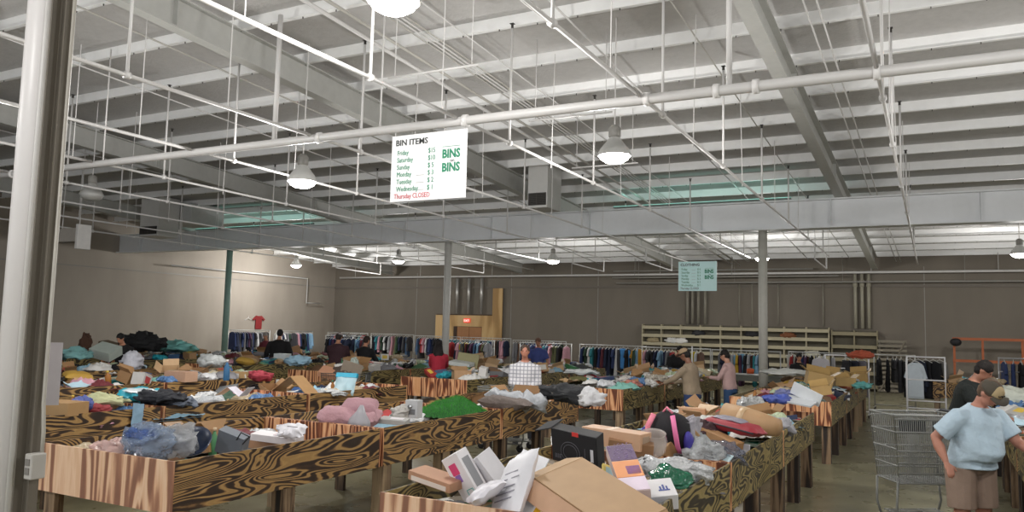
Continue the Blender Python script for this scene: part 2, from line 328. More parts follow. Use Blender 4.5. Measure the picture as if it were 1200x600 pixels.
# pipes along the back wall
for k,(z,y,x0,x1,r_) in enumerate([(4.36,31.9,-27,13.6,.045),(4.02,32.1,-12,13.6,.035),(4.22,31.6,-12,-3.1,.03),(4.5,31.72,-12,-4,.03)]):
    b=MB().tube([(x0,y,z),(x1,y,z)],r_,8)
    for j in range(int((x1-x0)/4)): b.tube([(x0+1+4*j,y,z),(x0+1+4*j,y,roofz(y)+.5)],.01,6)
    tag(b.build('overhead_pipe',PIPE if k<1 else GREYP,None,True),['long white pipe running high along the whole back wall','lower grey pipe high on the back wall right half','short grey pipe just below the long white one','short grey pipe just above the long white one'][k],'pipe','pipes along back wall')
for k,px in enumerate([805,811,818,826,866,881,912,965,1003,1011,1019]):
    p=atY(px,400,32.3); z0=2.35 if px<1000 else 2.3; thick=.06 if px>1000 or px<830 else .03
    b=MB().tube([(p.x,32.36,z0),(p.x,32.36,3.97 if px<1000 else 4.45)],thick,8)
    if px>1000: b.tube([(p.x,32.36,3.85),(p.x,32.36,4.1)],.085,10)
    tag(b.build('riser_pipe',mat('a19c8c',.5) if px>1000 else mat('8c877b',.5),None,True),'vertical riser pipe on the back wall, %s above the shelving'%['first from left','second from left','third from left','fourth from left','fifth from left','sixth from left','seventh from left','eighth from left','ninth from left','tenth from left','last on the right'][k],'pipe','risers on back wall')
tag(MB().tube([(XL+.35,31,3.0),(XL+.35,30,3.0),(XL+.35,30,4.2),(XL+.35,22,4.2)],.03,8).build('bent_conduit',PIPE,None,True),'white conduit bent downward near the back left corner','conduit')
# ducts
def duct(loc,w_,d,h,label,grille_h=.3,name='air_duct'):
    t=thing(name,label,'duct',loc)
    MB().box((0,0,h/2),(w_,d,h)).build('duct_body',mat('cfcecb',.45,var=.05),t,bevel=.01)
    MB().box((0,-d/2-.012,.06+grille_h/2),(w_-.06,.02,grille_h)).build('grille_backing',mat('2c2a28',.7),t)
    b=MB()
    for k in range(9): b.box((0,-d/2-.028,.06+grille_h*(k+.5)/9),(w_-.08,.012,.012))
    b.box((0,-d/2-.028,.06+grille_h/2),(.02,.016,grille_h)); b.build('grille',mat('4a4742',.6),t)
    return t
a=atY(618,244,17.0); b_=atY(641,244,17.0); w_=b_.x-a.x
duct(((a.x+b_.x)/2,17.4,a.z),w_,.8,roofz(17.4)+.6-a.z,'white box duct with dark grille hanging before the girder')
a=atY(163,277,17.0); b_=atY(184,277,17.0)
duct(((a.x+b_.x)/2,17.4,a.z),b_.x-a.x,.8,roofz(17.4)+.6-a.z,'grey duct with small dark grille at upper left',.25)
a=atY(187,262,17.8); b_=atY(222,262,17.8)
t=thing('air_handler','large pale grey air handler box beside the left duct','duct',((a.x+b_.x)/2,18.5,a.z))
MB().box((0,0,.32),(b_.x-a.x,1.3,.64)).build('handler_body',mat('b6b7b5',.45),t,bevel=.01)
for sx in(-1,1): MB().tube([(sx*.5,0,.64),(sx*.5,0,roofz(18.5)+.66-a.z)],.012,6).build('hanger_rod',PIPE,t)
t=thing('unit_heater','small white heater box at left behind the near column','heater',(-19.3,12.4,3.86))
MB().box((0,0,.17),(.9,.3,.34)).build('heater_body',mat('a8a29a',.5),t,bevel=.01); MB().box((.52,0,.12),(.1,.36,.62)).build('end_panel',mat('d8d6d3',.4),t,bevel=.01)
for sx in(-.35,.35): MB().tube([(sx,0,.34),(sx,0,roofz(12.4)+.66-3.86)],.01,6).build('hanger_rod',PIPE,t)
# ---------------------------------------------------------------- hanging price signs
def sign(x0,x1,y,z0,z1,title,rows,label,face,pipez):
    t=thing('price_sign',label,'sign',((x0+x1)/2,y,z0)); W=x1-x0; Hh=z1-z0
    MB().box((0,0,Hh/2),(W,.012,Hh)).build('banner',mat(face,.5,emit=0,var=.01),t)
    for sx in(-.46,.46): MB().tube([(sx*W,0,Hh),(sx*W,0,pipez-z0)],.006,6).build('hanging_wire',PIPE,t)
    u_=W/1.12; K=mat('3c3f3d',.6); G=mat('2f8f6c',.6); RD=mat('cc4452',.6); yf=-.009
    lettering('heading',title,.105*u_,K,t,(-.50*u_,yf,Hh-.13*u_),sx=1.05,bold=.002)
    for k,(d,p) in enumerate(rows):
        z=Hh-(.255+.093*k)*u_
        if p: 
            lettering('price_line',d,.088*u_,G,t,(-.47*u_,yf,z),sx=.8)
            lettering('price_line',p,.088*u_,G,t,(.0*u_,yf,z),sx=.8)
            if k>=3 or face!='ffffff': MB().box((-.11*u_,yf,z+.004),(.12*u_,.002,.005)).build('dotted_line',mat('9a9a9a',.6),t)
        else: lettering('closed_line',d,.088*u_,RD if face=='ffffff' else K,t,(-.5*u_,yf,z),sx=.8)
    for k,zz in enumerate((.32,.49)): lettering('logo','BINS',.15*u_,G,t,(.34*u_,yf,Hh-(zz+.02)*u_),align='CENTER',sx=.85,bold=.005)
    lettering('logo','on',.06*u_,K,t,(.36*u_,yf,Hh-.395*u_),align='CENTER')
    MB().box((.34*u_,yf,Hh-.2*u_),(.26*u_,.002,.006)).build('logo_rule',G,t)
    return t
D=['Friday','Saturday','Sunday','Monday','Tuesday','Wednesday']
sign(-6.09,-4.97,8.1,3.52,4.37,'BIN ITEMS',list(zip(D,['$15','$10','$ 5','$ 3','$ 2','$ 1']))+[('Thursday CLOSED','')],'large white BIN ITEMS price sign hanging from the sprinkler main','ffffff',4.42)
a=atY(795,341,22.7); b_=atY(840,306,22.7)
sign(a.x,b_.x,22.7,a.z,b_.z,'CLOTHING',list(zip(D,['$ 6','$ 5','$ 4','$ 3','$ 2','$ 1']))+[('Thursday CLOSED','')],'smaller pale blue CLOTHING price sign hanging before the back wall','dcffff',roofz(22.7)+.66)
# ---------------------------------------------------------------- back wall fittings
t=thing('plywood_partition','tan plywood partition with brown double door in the back wall','partition',(0,32.42,0))
MB().span((-21.35,-.04,0),(-20.3,0,2.55)).span((-18.75,-.04,0),(-18.2,0,2.55)).span((-20.3,-.04,2.02),(-18.75,0,2.55)).build('plywood_sheet',PLANK,t)
MB().span((-18.2,-.05,0),(-17.68,-.01,3.83)).build('plywood_strip',PLANK,t)
b=MB(); b.span((-20.3,-.06,0),(-20.12,.0,2.02)).build('door_jamb',mat('3d2a1c',.7),t)
for sx in(-20.1,-19.42):
    d=MB().span((sx,-.05,.01),(sx+.66,-.015,2.0)).build('door_leaf',mat('a06f45',.6),t); MB().ball((sx+(.6 if sx<-20 else .06),-.075,1.0),(.025,.025,.025)).build('handle',CHROME,d)
MB().span((-21.3,-.05,2.55),(-18.2,.0,2.6)).build('top_plate',mat('4a3a28',.7),t)
t2=thing('exit_sign','small red lit EXIT sign above the brown double door','sign',(-19.55,32.34,2.2)); MB().box((0,0,.1),(.34,.05,.2)).build('housing',mat('c8402c',.5,emit=.9),t2)
lettering('lettering','EXIT',.15,mat('ffd9cf',.5,emit=1.2),t2,(0,-.028,.045),align='CENTER')
for k,x in enumerate((-20.85,-20.15,-19.5,-18.8)):
    tag(MB().tube([(x,32.36,2.62),(x,32.36,3.3),(x,32.36,3.32),(x,32.36,4.3)],[.06,.06,.075,.075],10).build('vent_pipe',mat('bebcb8',.35,.5),None,True),'vertical galvanised pipe above the plywood partition, %s'%['leftmost','second from left','third from left','rightmost'][k],'pipe','galvanised pipes over partition')
def shelving(x0,x1,z1,y,label,rows,cols,m):
    t=thing('shelving_unit',label,'shelving',((x0+x1)/2,y,0)); W=x1-x0
    MB().box((0,.12,z1/2),(W,.03,z1)).build('back_panel',mat('5a5548',.8),t)
    for k in range(cols+1): MB().box((-W/2+W*k/cols,-.02,z1/2),(.045,.26,z1)).build('upright',m,t)
    for k in range(rows): MB().box((0,-.03,.2+(z1-.3)*k/(rows-1)),(W,.3,.03)).box((0,-.18,.17+(z1-.3)*k/(rows-1)),(W,.012,.13)).build('shelf',m,t)
SH=mat('b0a78c',.6)
shelving(-10.8,-3.5,2.3,32.2,'long tan metal shelving unit along the right back wall',7,9,SH)
shelving(-3.4,-1.85,2.22,32.2,'shorter dark tan shelving unit beside the slatted pallets',5,2,mat('8d8469',.6))
t=thing('slatted_pallet_rack','tall grey slatted rack leaning at the back wall','pallet',(-1.35,31.9,0))
for sx in(-.42,0,.42): MB().box((sx,.06,.95),(.05,.05,1.9)).build('upright',mat('6a6459',.7),t)
for k in range(12): MB().box((0,0,.08+k*.16),(.95,.02,.09),RY(.0)).build('slat',mat('7f786a',.7),t)
MB().tube([(-.4,-.02,.1),(.42,-.02,1.85)],.03,4).build('brace',mat('7f786a',.7),t)
t=thing('orange_rack_frame','rusty orange steel rack frame behind the right clothes','rack',(2.0,31.6,0)); OR=mat('a2552c',.6)
for x in(-1.4,-.55,.6,1.8): MB().box((x,0,1.02),(.07,.07,2.05)).build('upright',OR,t)
for z in(1.25,2.0): MB().box((.2,-.05,z),(3.3,.05,.09)).build('cross_beam',OR,t)
MB().ball((-1.35,-.1,1.88),(.18,.12,.14)).build('dark_bundle',DARK,t,True)
tag(MB().lathe([(.03,0),(.07,.03),(.07,.08),(.03,.11)],n=14).build('ball',mat('e5d83a',.5),None,True,at(1063,463,0)+Vector((0,0,0))),'small yellow ball on the floor by the slatted rack','ball')
# red shirt pinned on the left wall
def shirt_poly(w_=.5,h=.7,sl=.2):
    return [(-w_*.3,h),(-w_*.12,h*.97),(w_*.12,h*.97),(w_*.3,h),(w_*.5+sl*.55,h*.72),(w_*.5+sl*.15,h*.62),(w_*.34,h*.76),(w_*.34,0),(-w_*.34,0),(-w_*.34,h*.76),(-w_*.5-sl*.15,h*.62),(-w_*.5-sl*.55,h*.72)]
d=R.transposed()@Vector((303-600,300-378,F)); tt=(XL+.06)/d.x; p=Vector((XL+.06,d.y*tt,CAMH+d.z*tt))
tag(MB().prism(shirt_poly(.55,.62,.2),-.02,.02,0,RZ(PI/2)@RX(PI/2),(0,0,-.3)).build('pinned_shirt',mat('8c2a2c',.8),None,False,p),'small red shirt pinned high on the left wall','shirt')
d=R.transposed()@Vector((291-600,300-373,F)); tt=(XL+.06)/d.x; p=Vector((XL+.06,d.y*tt,CAMH+d.z*tt))
tag(MB().tube([(0,-.2,-.08),(0,0,.02),(0,.2,-.08)],.012,6).tube([(0,0,.02),(0,.02,.1)],.01,5).build('empty_hanger',WHITE,None,True,p),'empty white hanger on the left wall beside the red shirt','hanger')
# ---------------------------------------------------------------- plywood bins on stud legs
ZB,ZT,BW=.58,.95,1.55
def make_bin(L,side,end,front_end,legm,nleg=3):
    """local origin: centre of the near end on the floor, bin runs along +Y"""
    t=bpy.data.objects.new('plywood_bin',None); C.objects.link(t); h=ZT-ZB
    for sx in(-1,1):
        MB().box((0,0,0),(.018,L-.044,h)).build('side_panel',side,t,loc=(sx*(BW/2-.009),L/2,(ZT+ZB)/2))
    MB().box((0,0,0),(BW,.02,h)).build('end_panel',front_end,t,loc=(0,.011,(ZT+ZB)/2))
    MB().box((0,0,0),(BW,.02,h)).build('end_panel',end,t,loc=(0,L-.011,(ZT+ZB)/2))
    MB().box((0,L/2,ZB+.02),(BW-.04,L-.05,.018)).build('bottom_panel',PLANK,t)
    for k in range(nleg):
        y=(.12,L/2,L-.12)[k]
        for sx in(-1,1):
            MB().box((sx*.045,.0,ZB/2+.005),(.04,.14,ZB+.01)).box((-.02*sx,-.05,ZB/2+.005),(.09,.04,ZB+.01)).build('leg',legm,t,loc=(sx*(BW/2-.085),y,0))
    return t
def heap_mesh(L,seed,top=.84,amp=.09):
    b=MB(); nx,ny=13,22; W=BW-.05; vs=[]; 
    for j in range(ny+1):
        for i in range(nx+1):
            x=-W/2+W*i/nx; y=.04+(L-.08)*j/ny; q=Vector((x*2.6+seed*7.3,y*2.6,seed))
            z=top+amp*noise.noise(q)*1.3+.05*noise.noise(q*3.1)
            vs.append((x,y,max(z,.66)))
    n=len(vs); fs=[(j*(nx+1)+i,j*(nx+1)+i+1,(j+1)*(nx+1)+i+1,(j+1)*(nx+1)+i) for j in range(ny) for i in range(nx)]
    b.add(vs,fs)
    # skirt down to the bottom panel
    rim=[i for i in range(nx+1)]+[(j+1)*(nx+1)-1 for j in range(1,ny+1)]+[ny*(nx+1)+i for i in range(nx-1,-1,-1)]+[j*(nx+1) for j in range(ny-1,0,-1)]
    m=len(rim); vv=[vs[i] for i in rim]+[(vs[i][0],vs[i][1],ZB+.032) for i in rim]
    b.add(vv,[(i,(i+1)%m,m+(i+1)%m,m+i) for i in range(m)]+[tuple(range(m,2*m))])
    return b.mesh('merchandise_heap',False)
def heap_mat():
    m=bpy.data.materials.new('mixed_merchandise'); m.use_nodes=True; N=m.node_tree.nodes; L=m.node_tree.links; b=N['Principled BSDF']; b.inputs['Roughness'].default_value=.6
    tc=N.new('ShaderNodeTexCoord'); v=N.new('ShaderNodeTexVoronoi'); v.inputs['Scale'].default_value=6.5; v.inputs['Randomness'].default_value=1
    n=N.new('ShaderNodeTexNoise'); n.inputs['Scale'].default_value=5; L.new(tc.outputs['Object'],n.inputs['Vector'])
    mx=N.new('ShaderNodeMix'); mx.data_type='RGBA'; mx.inputs[0].default_value=.12; L.new(tc.outputs['Object'],mx.inputs[6]); L.new(n.outputs['Color'],mx.inputs[7]); L.new(mx.outputs[2],v.inputs['Vector'])
    sp=N.new('ShaderNodeSeparateColor'); L.new(v.outputs['Color'],sp.inputs[0])
    rp=ramp(N,[(0,'6d5f4c'),(.14,'a38a68'),(.28,'39373a'),(.4,'b9b6ae'),(.52,'5d6b5a'),(.62,'8a6f50'),(.72,'86585a'),(.8,'5b6c80'),(.88,'d8d6d2'),(1,'4a3f33')]); rp.color_ramp.interpolation='CONSTANT'
    L.new(sp.outputs[0],rp.inputs[0]); L.new(rp.outputs[0],b.inputs['Base Color']); return m
HEAPM=heap_mat()
# ---------------------------------------------------------------- item shapes (a few meshes of each kind, coloured per object)
def crumple(b,amp,fr,seed):
    for v in b.v:
        q=v*fr+Vector((seed*3.7,seed*1.3,seed)); d=Vector((noise.noise(q),noise.noise(q+Vector((9,3,1))),noise.noise(q+Vector((4,7,2)))))
        q2=q*2.6; d2=Vector((noise.noise(q2),noise.noise(q2+Vector((9,3,1))),noise.noise(q2+Vector((4,7,2)))))
        v+=d*amp+d2*amp*.6
    return b
def pillow(w_,d,h,n=18):
    b=MB(); vs=[]
    for s_ in(1,-1):
        for j in range(n+1):
            for i in range(n+1):
                u_,v_=i/n*2-1,j/n*2-1; e=(max(0,1-u_**4)*max(0,1-v_**4))**.55
                vs.append((u_*w_/2,v_*d/2,h/2+s_*h/2*e))
    m=(n+1)**2
    fs=[(j*(n+1)+i,j*(n+1)+i+1,(j+1)*(n+1)+i+1,(j+1)*(n+1)+i) for j in range(n) for i in range(n)]
    fs+=[tuple(m+k for k in reversed(f)) for f in fs]
    b.add(vs,fs); return b
def k_carton(i):
    r_=random.Random(i); w_,d,h=[(.34,.22,.12),(.26,.2,.2),(.42,.16,.1),(.3,.3,.07)][i%4]
    b=MB().box((0,0,h/2),(w_,d,h)); b.box((0,-d/2-.002,h/2),(w_*.6,.003,h*.55),mi=1); b.box((w_*.1,0,h+.001),(w_*.5,d*.5,.002),mi=1); return b
def k_openbox(i):
    w_,d,h=[(.42,.32,.22),(.34,.3,.16),(.5,.34,.2)][i%3]; t=.008
    b=MB().box((0,0,t),(w_,d,t)); b.box((-w_/2,0,h/2),(t,d,h)).box((w_/2,0,h/2),(t,d,h)).box((0,-d/2,h/2),(w_,t,h)).box((0,d/2,h/2),(w_,t,h))
    a=[.5,1.0,-.3][i%3]
    b.box((-w_/2-.07*math.cos(a),0,h+.07*math.sin(a)),(.15,d*.97,.006),RY(a)); b.box((w_/2+.07*math.cos(.7),0,h+.07*math.sin(.7)),(.15,d*.97,.006),RY(-.7))
    b.box((0,d/2+.06,h+.06),(w_*.97,.16,.006),RX(.8)); return b
def k_bag(i): return crumple(pillow(.38,.3,.14),.05,7,i)
def k_cloth(i):
    b=MB(); n=18; vs=[]; r_=[.28,.22,.34][i%3]
    for j in range(n+1):
        for k in range(n+1):
            x,y=(k/n*2-1),(j/n*2-1); rr=min(1,math.hypot(x,y)); q=Vector((x*2.4+i*5,y*2.4,i))
            z=.14*(1-rr**2)*(.6+.8*abs(noise.noise(q)))+.03*abs(noise.noise(q*2.7))
            vs.append((x*r_*(1+.3*noise.noise(q*.7)),y*r_*.8*(1+.3*noise.noise(q*.7+Vector((3,3,3)))),max(0,z)))
    b.add(vs,[(j*(n+1)+k,j*(n+1)+k+1,(j+1)*(n+1)+k+1,(j+1)*(n+1)+k) for j in range(n) for k in range(n)])
    m=len(vs); b.add([(v[0]*.96,v[1]*.96,-.02) for v in vs],[tuple(reversed(f)) for f in b.f[:n*n]]); 
    return b
def k_book(i):
    w_,d,h=[(.3,.22,.03),(.24,.17,.045),(.36,.26,.02)][i%3]; b=MB().box((0,0,.002),(w_,d,.004)).box((0,0,h),(w_,d,.004)).box((-w_/2,0,h/2),(.004,d,h)); b.box((.0,0,h/2),(w_-.012,d-.012,h-.005),mi=1); return b
def k_bottle(i):
    b=MB(); h=[.24,.2,.28][i%3]; r_=[.035,.045,.04][i%3]
    b.lathe([(r_*.9,0),(r_,.01),(r_,h*.62),(r_*.4,h*.8),(r_*.36,h*.88)],n=14); b.lathe([(r_*.45,h*.88),(r_*.45,h)],n=12,mi=1); return b
def k_tray(i):
    b=MB(); w_,d,h=[(.34,.24,.1),(.28,.28,.14)][i%2]; o=1.12
    def rg(s_,z,ww,dd): return [(x*ww/2*s_,y*dd/2*s_,z) for x,y in((-1,-1),(1,-1),(1,1),(-1,1))]
    b.loft([rg(1,0,w_,d),rg(o,h,w_,d),rg(o+.05,h,w_,d),rg(o+.05,h-.012,w_,d)],cap=False); b.loft([rg(o,h,w_,d),rg(.96,.012,w_,d)],cap=True); return b
def k_roll(i):
    b=MB(); r_,l=[(.05,.5),(.07,.36),(.035,.7)][i%3]
    b.loft([[(x,r_*k*math.cos(a),r_+r_*k*math.sin(a)) for a in [2*PI*q/14 for q in range(14)]] for x,k in ((-l/2+.02,.6),(-l/2,.6),(-l/2,1),(l/2,1),(l/2,.6),(l/2-.02,.6))]); return b
def k_cushion(i): return crumple(pillow(.44,.42,.17),.015,5,i)
def k_sheet(i):
    b=MB(); n=8; vs=[]; w_,d=.34,.26
    for s_ in (0,.006):
        for j in range(n+1):
            for k in range(n+1):
                x,y=k/n*2-1,j/n*2-1; vs.append((x*w_/2,y*d/2,s_+.05*x*x+.05*noise.noise(Vector((x*1.5+i*3,y*1.5,i)))+.05))
    m=(n+1)**2; fs=[(j*(n+1)+k,j*(n+1)+k+1,(j+1)*(n+1)+k+1,(j+1)*(n+1)+k) for j in range(n) for k in range(n)]
    b.add(vs,fs+[tuple(m+q for q in reversed(f)) for f in fs]); return b
def k_shoe(i):
    b=MB(); b.loft([[(x,y*w_,z) for y,z in ((-1,0),(1,0),(1,h*.6),(.5,h),(-.5,h),(-1,h*.6))] for x,w_,h in ((-.14,.025,.07),(-.1,.035,.1),(-.02,.035,.1),(.04,.042,.06),(.11,.042,.05),(.14,.02,.03))]); b.box((0,0,-.008),(.28,.075,.016),mi=1); return b
KINDS={'carton':(k_carton,4,'box'),'open_box':(k_openbox,3,'box'),'plastic_bag':(k_bag,5,'bag'),'cloth_heap':(k_cloth,5,'cloth'),'book':(k_book,3,'book'),'bottle':(k_bottle,3,'bottle'),'tray':(k_tray,2,'tray'),'roll':(k_roll,3,'roll'),'cushion':(k_cushion,3,'cushion'),'paper_sheet':(k_sheet,4,'paper'),'shoe':(k_shoe,1,'shoe')}
PROTO={}
for kn,(fn,n,cat) in KINDS.items():
    PROTO[kn]=[]
    for i in range(n):
        me=fn(i).mesh(kn,kn in('plastic_bag','cloth_heap','cushion','bottle','roll','paper_sheet')); me.materials.append(WHITE); me.materials.append(WHITE); PROTO[kn].append(me)
COL={'carton':[('white','e3e0dc'),('tan','b08c66'),('pale grey','b5b3b0'),('red','a93a38'),('navy','2c3a5c'),('black','1d1c20'),('teal','3b8f93'),('kraft brown','9a774f'),('cream','d9cbac'),('green','3f7a4f')],
 'open_box':[('tan','a98560'),('kraft brown','96734d'),('pale brown','bf9f7a')],
 'plastic_bag':[('clear grey','b9bcc0'),('white','dedee0'),('teal','2f9fb0'),('black','202024'),('silvery','c9ccd0'),('pale green','b7c4a5'),('beige','bba98c'),('blue','5a7fae')],
 'cloth_heap':[('black','1b1a1d'),('olive','67643f'),('grey','77767a'),('maroon','6b2a30'),('pale blue','8fb3c6'),('pink','c493a0'),('brown','6e523a'),('white','d9d7d4'),('dark green','35513f'),('navy','262d45'),('seafoam','7fb5aa'),('rust','9c5434')],
 'book':[('white','dedbd6'),('red','9c3236'),('blue','3a5a8f'),('yellow','d2b24a'),('black','232226'),('green','4c7a52')],
 'bottle':[('blue','3c6fae'),('white','dcdcda'),('green','4f8a5e'),('amber','9c6424')],
 'tray':[('grey','6f7072'),('white','d6d4d0'),('brown','7b5b3c'),('blue','466a96')],
 'roll':[('kraft brown','a6835c'),('white','dcdad6'),('grey','8c8c8f')],
 'cushion':[('beige','b7a386'),('grey','87868a'),('brown','705640'),('mustard','b08c3a')],
 'paper_sheet':[('white','e4e2df'),('tan','b3946e'),('pale blue','b4cfdc'),('cream','dcd0b6')],
 'shoe':[('black','222126'),('white','d8d6d4'),('brown','6a4a30')]}
def item(kn,i,h,loc,rot,label,group=None,s=1,h2='d8d4cc',parent=None):
    me=PROTO[kn][i%len(PROTO[kn])]; o=bpy.data.objects.new(kn,me); C.objects.link(o); o.location=loc; o.rotation_euler=rot
    o.scale=(s,s,s) if not isinstance(s,tuple) else s
    for q,hh in enumerate((h,h2)):
        o.material_slots[q].link='OBJECT'
        if kn=='plastic_bag' and q==0: o.material_slots[q].material=mat(hh,.22,kind='bag')
        else: o.material_slots[q].material=mat(hh,.7 if kn in('cloth_heap','cushion') else .5,kind=kn[:4],bump=.25 if kn in('cloth_heap','cushion') else 0)
    return tag(o,label,KINDS[kn][2],group)
ADJ={'carton':'closed carton','open_box':'open cardboard box','plastic_bag':'crumpled plastic bag','cloth_heap':'crumpled cloth garment','book':'flat book','bottle':'capped bottle','tray':'plastic tray','roll':'rolled tube','cushion':'plump cushion','paper_sheet':'curled paper sheet','shoe':'single shoe'}
def fill(bx,by,L,seed,desc,n,top,skip=lambda x,y:False,hmax=.17,weights=None):
    rr=random.Random(seed); combos=[(k,c) for k in COL for c in COL[k]]
    W={'carton':1.5,'open_box':2.2,'plastic_bag':1.8,'cloth_heap':2.0,'book':.7,'bottle':.5,'tray':.7,'roll':.8,'cushion':.7,'paper_sheet':1.2,'shoe':.5}
    combos.sort(key=lambda kc:-rr.random()**(1/W[kc[0]]*1.0))
    nx=4; ny=max(1,round(n/nx)); ci=0
    for j in range(ny):
        for i in range(nx):
            x=-BW/2+.22+(BW-.44)*(i+.5*(j%2)*.5)/(nx-1)*.96+rr.uniform(-.04,.04); y=.22+(L-.44)*j/max(1,ny-1)+rr.uniform(-.07,.07)
            x=max(-BW/2+.24,min(BW/2-.24,x)); y=max(.27,min(L-.27,y))
            if skip(x,y) or ci>=len(combos): continue
            kn,(cn,h)=combos[ci]; ci+=1
            if kn=='open_box' and abs(x)>BW/2-.3: x*=.62
            z=top+rr.uniform(.0,.05); tl=.35 if kn in('carton','book','open_box','tray','roll','paper_sheet') else .15
            s_=rr.uniform(.8,1.1)*(.85 if kn=='open_box' else 1)
            h2=rr.choice(['d8d4cc','3a4a6c','b04040','e0c050','f0efec','4a8a70','c8b090'])
            rot=(rr.uniform(-tl,tl),rr.uniform(-tl,tl),rr.uniform(-PI,PI))
            item(kn,rr.randrange(5),h,(bx+x,by+y,z),rot,'%s %s %s'%(cn,ADJ[kn],desc),None,s_,h2)
ROWS=[('A',-2.2,'row beside the aisle'),('B',-5.58,'second row from the aisle'),('C',-8.75,'third row from the aisle'),('D',-11.78,'fourth row from the aisle'),('E',-15.05,'fifth row from the aisle'),('F',-18.2,'sixth row from the aisle'),('G',-21.35,'seventh row from the aisle')]
SEG=[3.97,6.42,8.87]; SEG2=[13.25,15.7,18.15]
PRO={}
def bin_at(row,x,y,L,side,end,front,legm,desc,nleg=3):
    key=(L,side.name,end.name,front.name,legm.name,nleg)
    if key in PRO: t=copy_tree(PRO[key])
    else: t=make_bin(L,side,end,front,legm,nleg); PRO[key]=t
    t.location=(x,y,0); tag(t,'plywood bin on stud legs, '+desc,'bin','plywood bins'); return t
hid=0
def heap(x,y,L,desc,top,amp=.09):
    global hid; hid+=1
    o=link('merchandise_heap',heap_mesh(L-.03,hid,top,amp),None,(x,y,0)); o.data.materials.append(HEAPM); o['kind']='stuff'
    tag(o,'jumbled small merchandise filling the '+desc,'merchandise')
SN=['front bin','middle bin','rear bin']
for ri,(rn,x,rd) in enumerate(ROWS):
    for blk,seg in enumerate((SEG,SEG2)):
        for si,y in enumerate(seg):
            if (blk==0 and ri==6 and si==0) or (ri==6 and blk==1 and si==2): continue
            L=2.42
            side=PLY_OLIVE if (ri==0 or blk==1) else PLY_BROWN
            front=PLY_PALE if (si==0 and (ri<2 or blk==1)) and not (blk==1) else (PLY_RED if si==0 else PLY_RED)
            if blk==0: desc='%s of %s'%(SN[si],rd)
            else: desc='%s of far block, %s'%(SN[si],rd)
            bin_at(rn,x,y,L,side,PLY_RED if blk==0 else PLY_RED,front,LEGM if (ri*2+si+blk)%3 else LEGP,desc,3 if si==2 else 2)
            near=(blk==0 and ri<2)
            top={0:.83 if si==0 else .8,1:.74,2:.78}.get(ri,.84) if blk==0 else (.82 if ri==0 else .86)
            heap(x,y,L,desc,top,.06 if near else .1)
            fin='in '+desc
            if blk==0 and ri==0 and si==0: fill(x,y,L,99,fin,20,.72,skip=lambda px,py:False); continue
            if blk==0 and ri==0: fill(x,y,L,100+si,fin,32,.85,skip=lambda px,py,s=si:(s==1 and py<1.75) or (s==2 and py>2.1))
            elif blk==0 and ri==1: fill(x,y,L,210+si,fin,20,.74,skip=lambda px,py:px>-.05)
            elif blk==0 and ri==2: fill(x,y,L,300+si,fin,20,.8)
            else: fill(x,y,L,400+ri*20+blk*5+si,fin,24 if ri<4 else 20,.88 if blk==0 else (.84 if ri==0 else .9),skip=lambda px,py,s=si,b=blk:b==1 and s==0 and py<.3)
# rows right of the aisle
for si,y in enumerate((5.2,7.65,10.1,12.55)):
    d='%s of row right of the aisle'%['nearest bin','second bin','third bin','last bin'][si]
    bin_at('Z',1.52,y,2.42,PLY_OLIVE,PLY_RED,PLY_RED,LEGM,d); heap(1.52,y,2.42,d,.84); fill(1.52,y,2.42,700+si,'in '+d,20,.88)
d='bin at the far end of the aisle'; bin_at('Z',.72,21.6,2.42,PLY_BROWN,PLY_RED,PLY_BROWN,LEGP,d); heap(.72,21.6,2.42,d,.86); fill(.72,21.6,2.42,720,'in '+d,12,.9)
# ---------------------------------------------------------------- hand placed things in the near bins
BINS=[(o.location.x,o.location.y) for o in C.objects if o.name.startswith('plywood_bin') and o.parent is None]
MISS=[]
_at=at
def at(x,y,z,mg=.12):
    best=None
    for k in range(60):
        zz=z+(k//2)*.015*(1 if k%2 else -1)
        if zz>1.35 or zz<.8: continue
        p=_at(x,y,zz)
        if any(abs(p.x-bx)<BW/2-mg and mg<p.y-by<2.42-mg for bx,by in BINS): return p
    MISS.append((x,y,z)); return _at(x,y,z)
M=lambda h,r_=.55,**k: mat(h,r_,**k)
def T3(name,label,cat,loc,rot,group=None):
    t=thing(name,label,cat,loc,0,group); t.rotation_euler=rot; return t
def boxt(name,label,size,h,loc,rot,prints=(),cat='box',bev=.003,body='box_body'):
    """closed box: prints = (face, u, v, w, h, colour)"""
    t=T3(name,label,cat,loc,rot); w_,d,hh=size
    MB().box((0,0,0),size).build(body,M(h),t,bevel=bev)
    fc={'t':((0,0,hh/2+.0015),Matrix.Identity(3)),'f':((0,-d/2-.0015,0),RX(PI/2)),'r':((w_/2+.0015,0,0),RZ(PI/2)@RX(PI/2)),'l':((-w_/2-.0015,0,0),RZ(-PI/2)@RX(PI/2)),'b':((0,d/2+.0015,0),RX(-PI/2))}
    for (f_,u_,v,a,b_,c) in prints:
        o,rt=fc[f_]; MB().box(Vector(o)+rt@Vector((u_,v,0)),(a,b_,.002),rt).build('printed_mark',M(c,.5),t)
    return t
# -- front bin of the row beside the aisle
# brown carton lid: big bent sheet box
t=T3('cardboard_box','big tan cardboard box lying open on its side at the front','box',at(700,578,1.1),(.3,.22,-.5))
MB().box((0,0,0),(.72,.34,.012)).build('box_panel',M('b59572'),t)
MB().box((-.44,0,-.035),(.19,.34,.01),RY(-.42)).build('flap',M('c0a17d'),t); MB().box((.0,-.215,-.045),(.72,.12,.01),RX(.85)).build('box_panel',M('c29a7c'),t)
MB().box((.42,0,-.03),(.16,.34,.01),RY(.4)).build('flap',M('ab8a66'),t); MB().box((0,.17,-.1),(.72,.01,.2)).build('box_panel',M('a58361'),t)
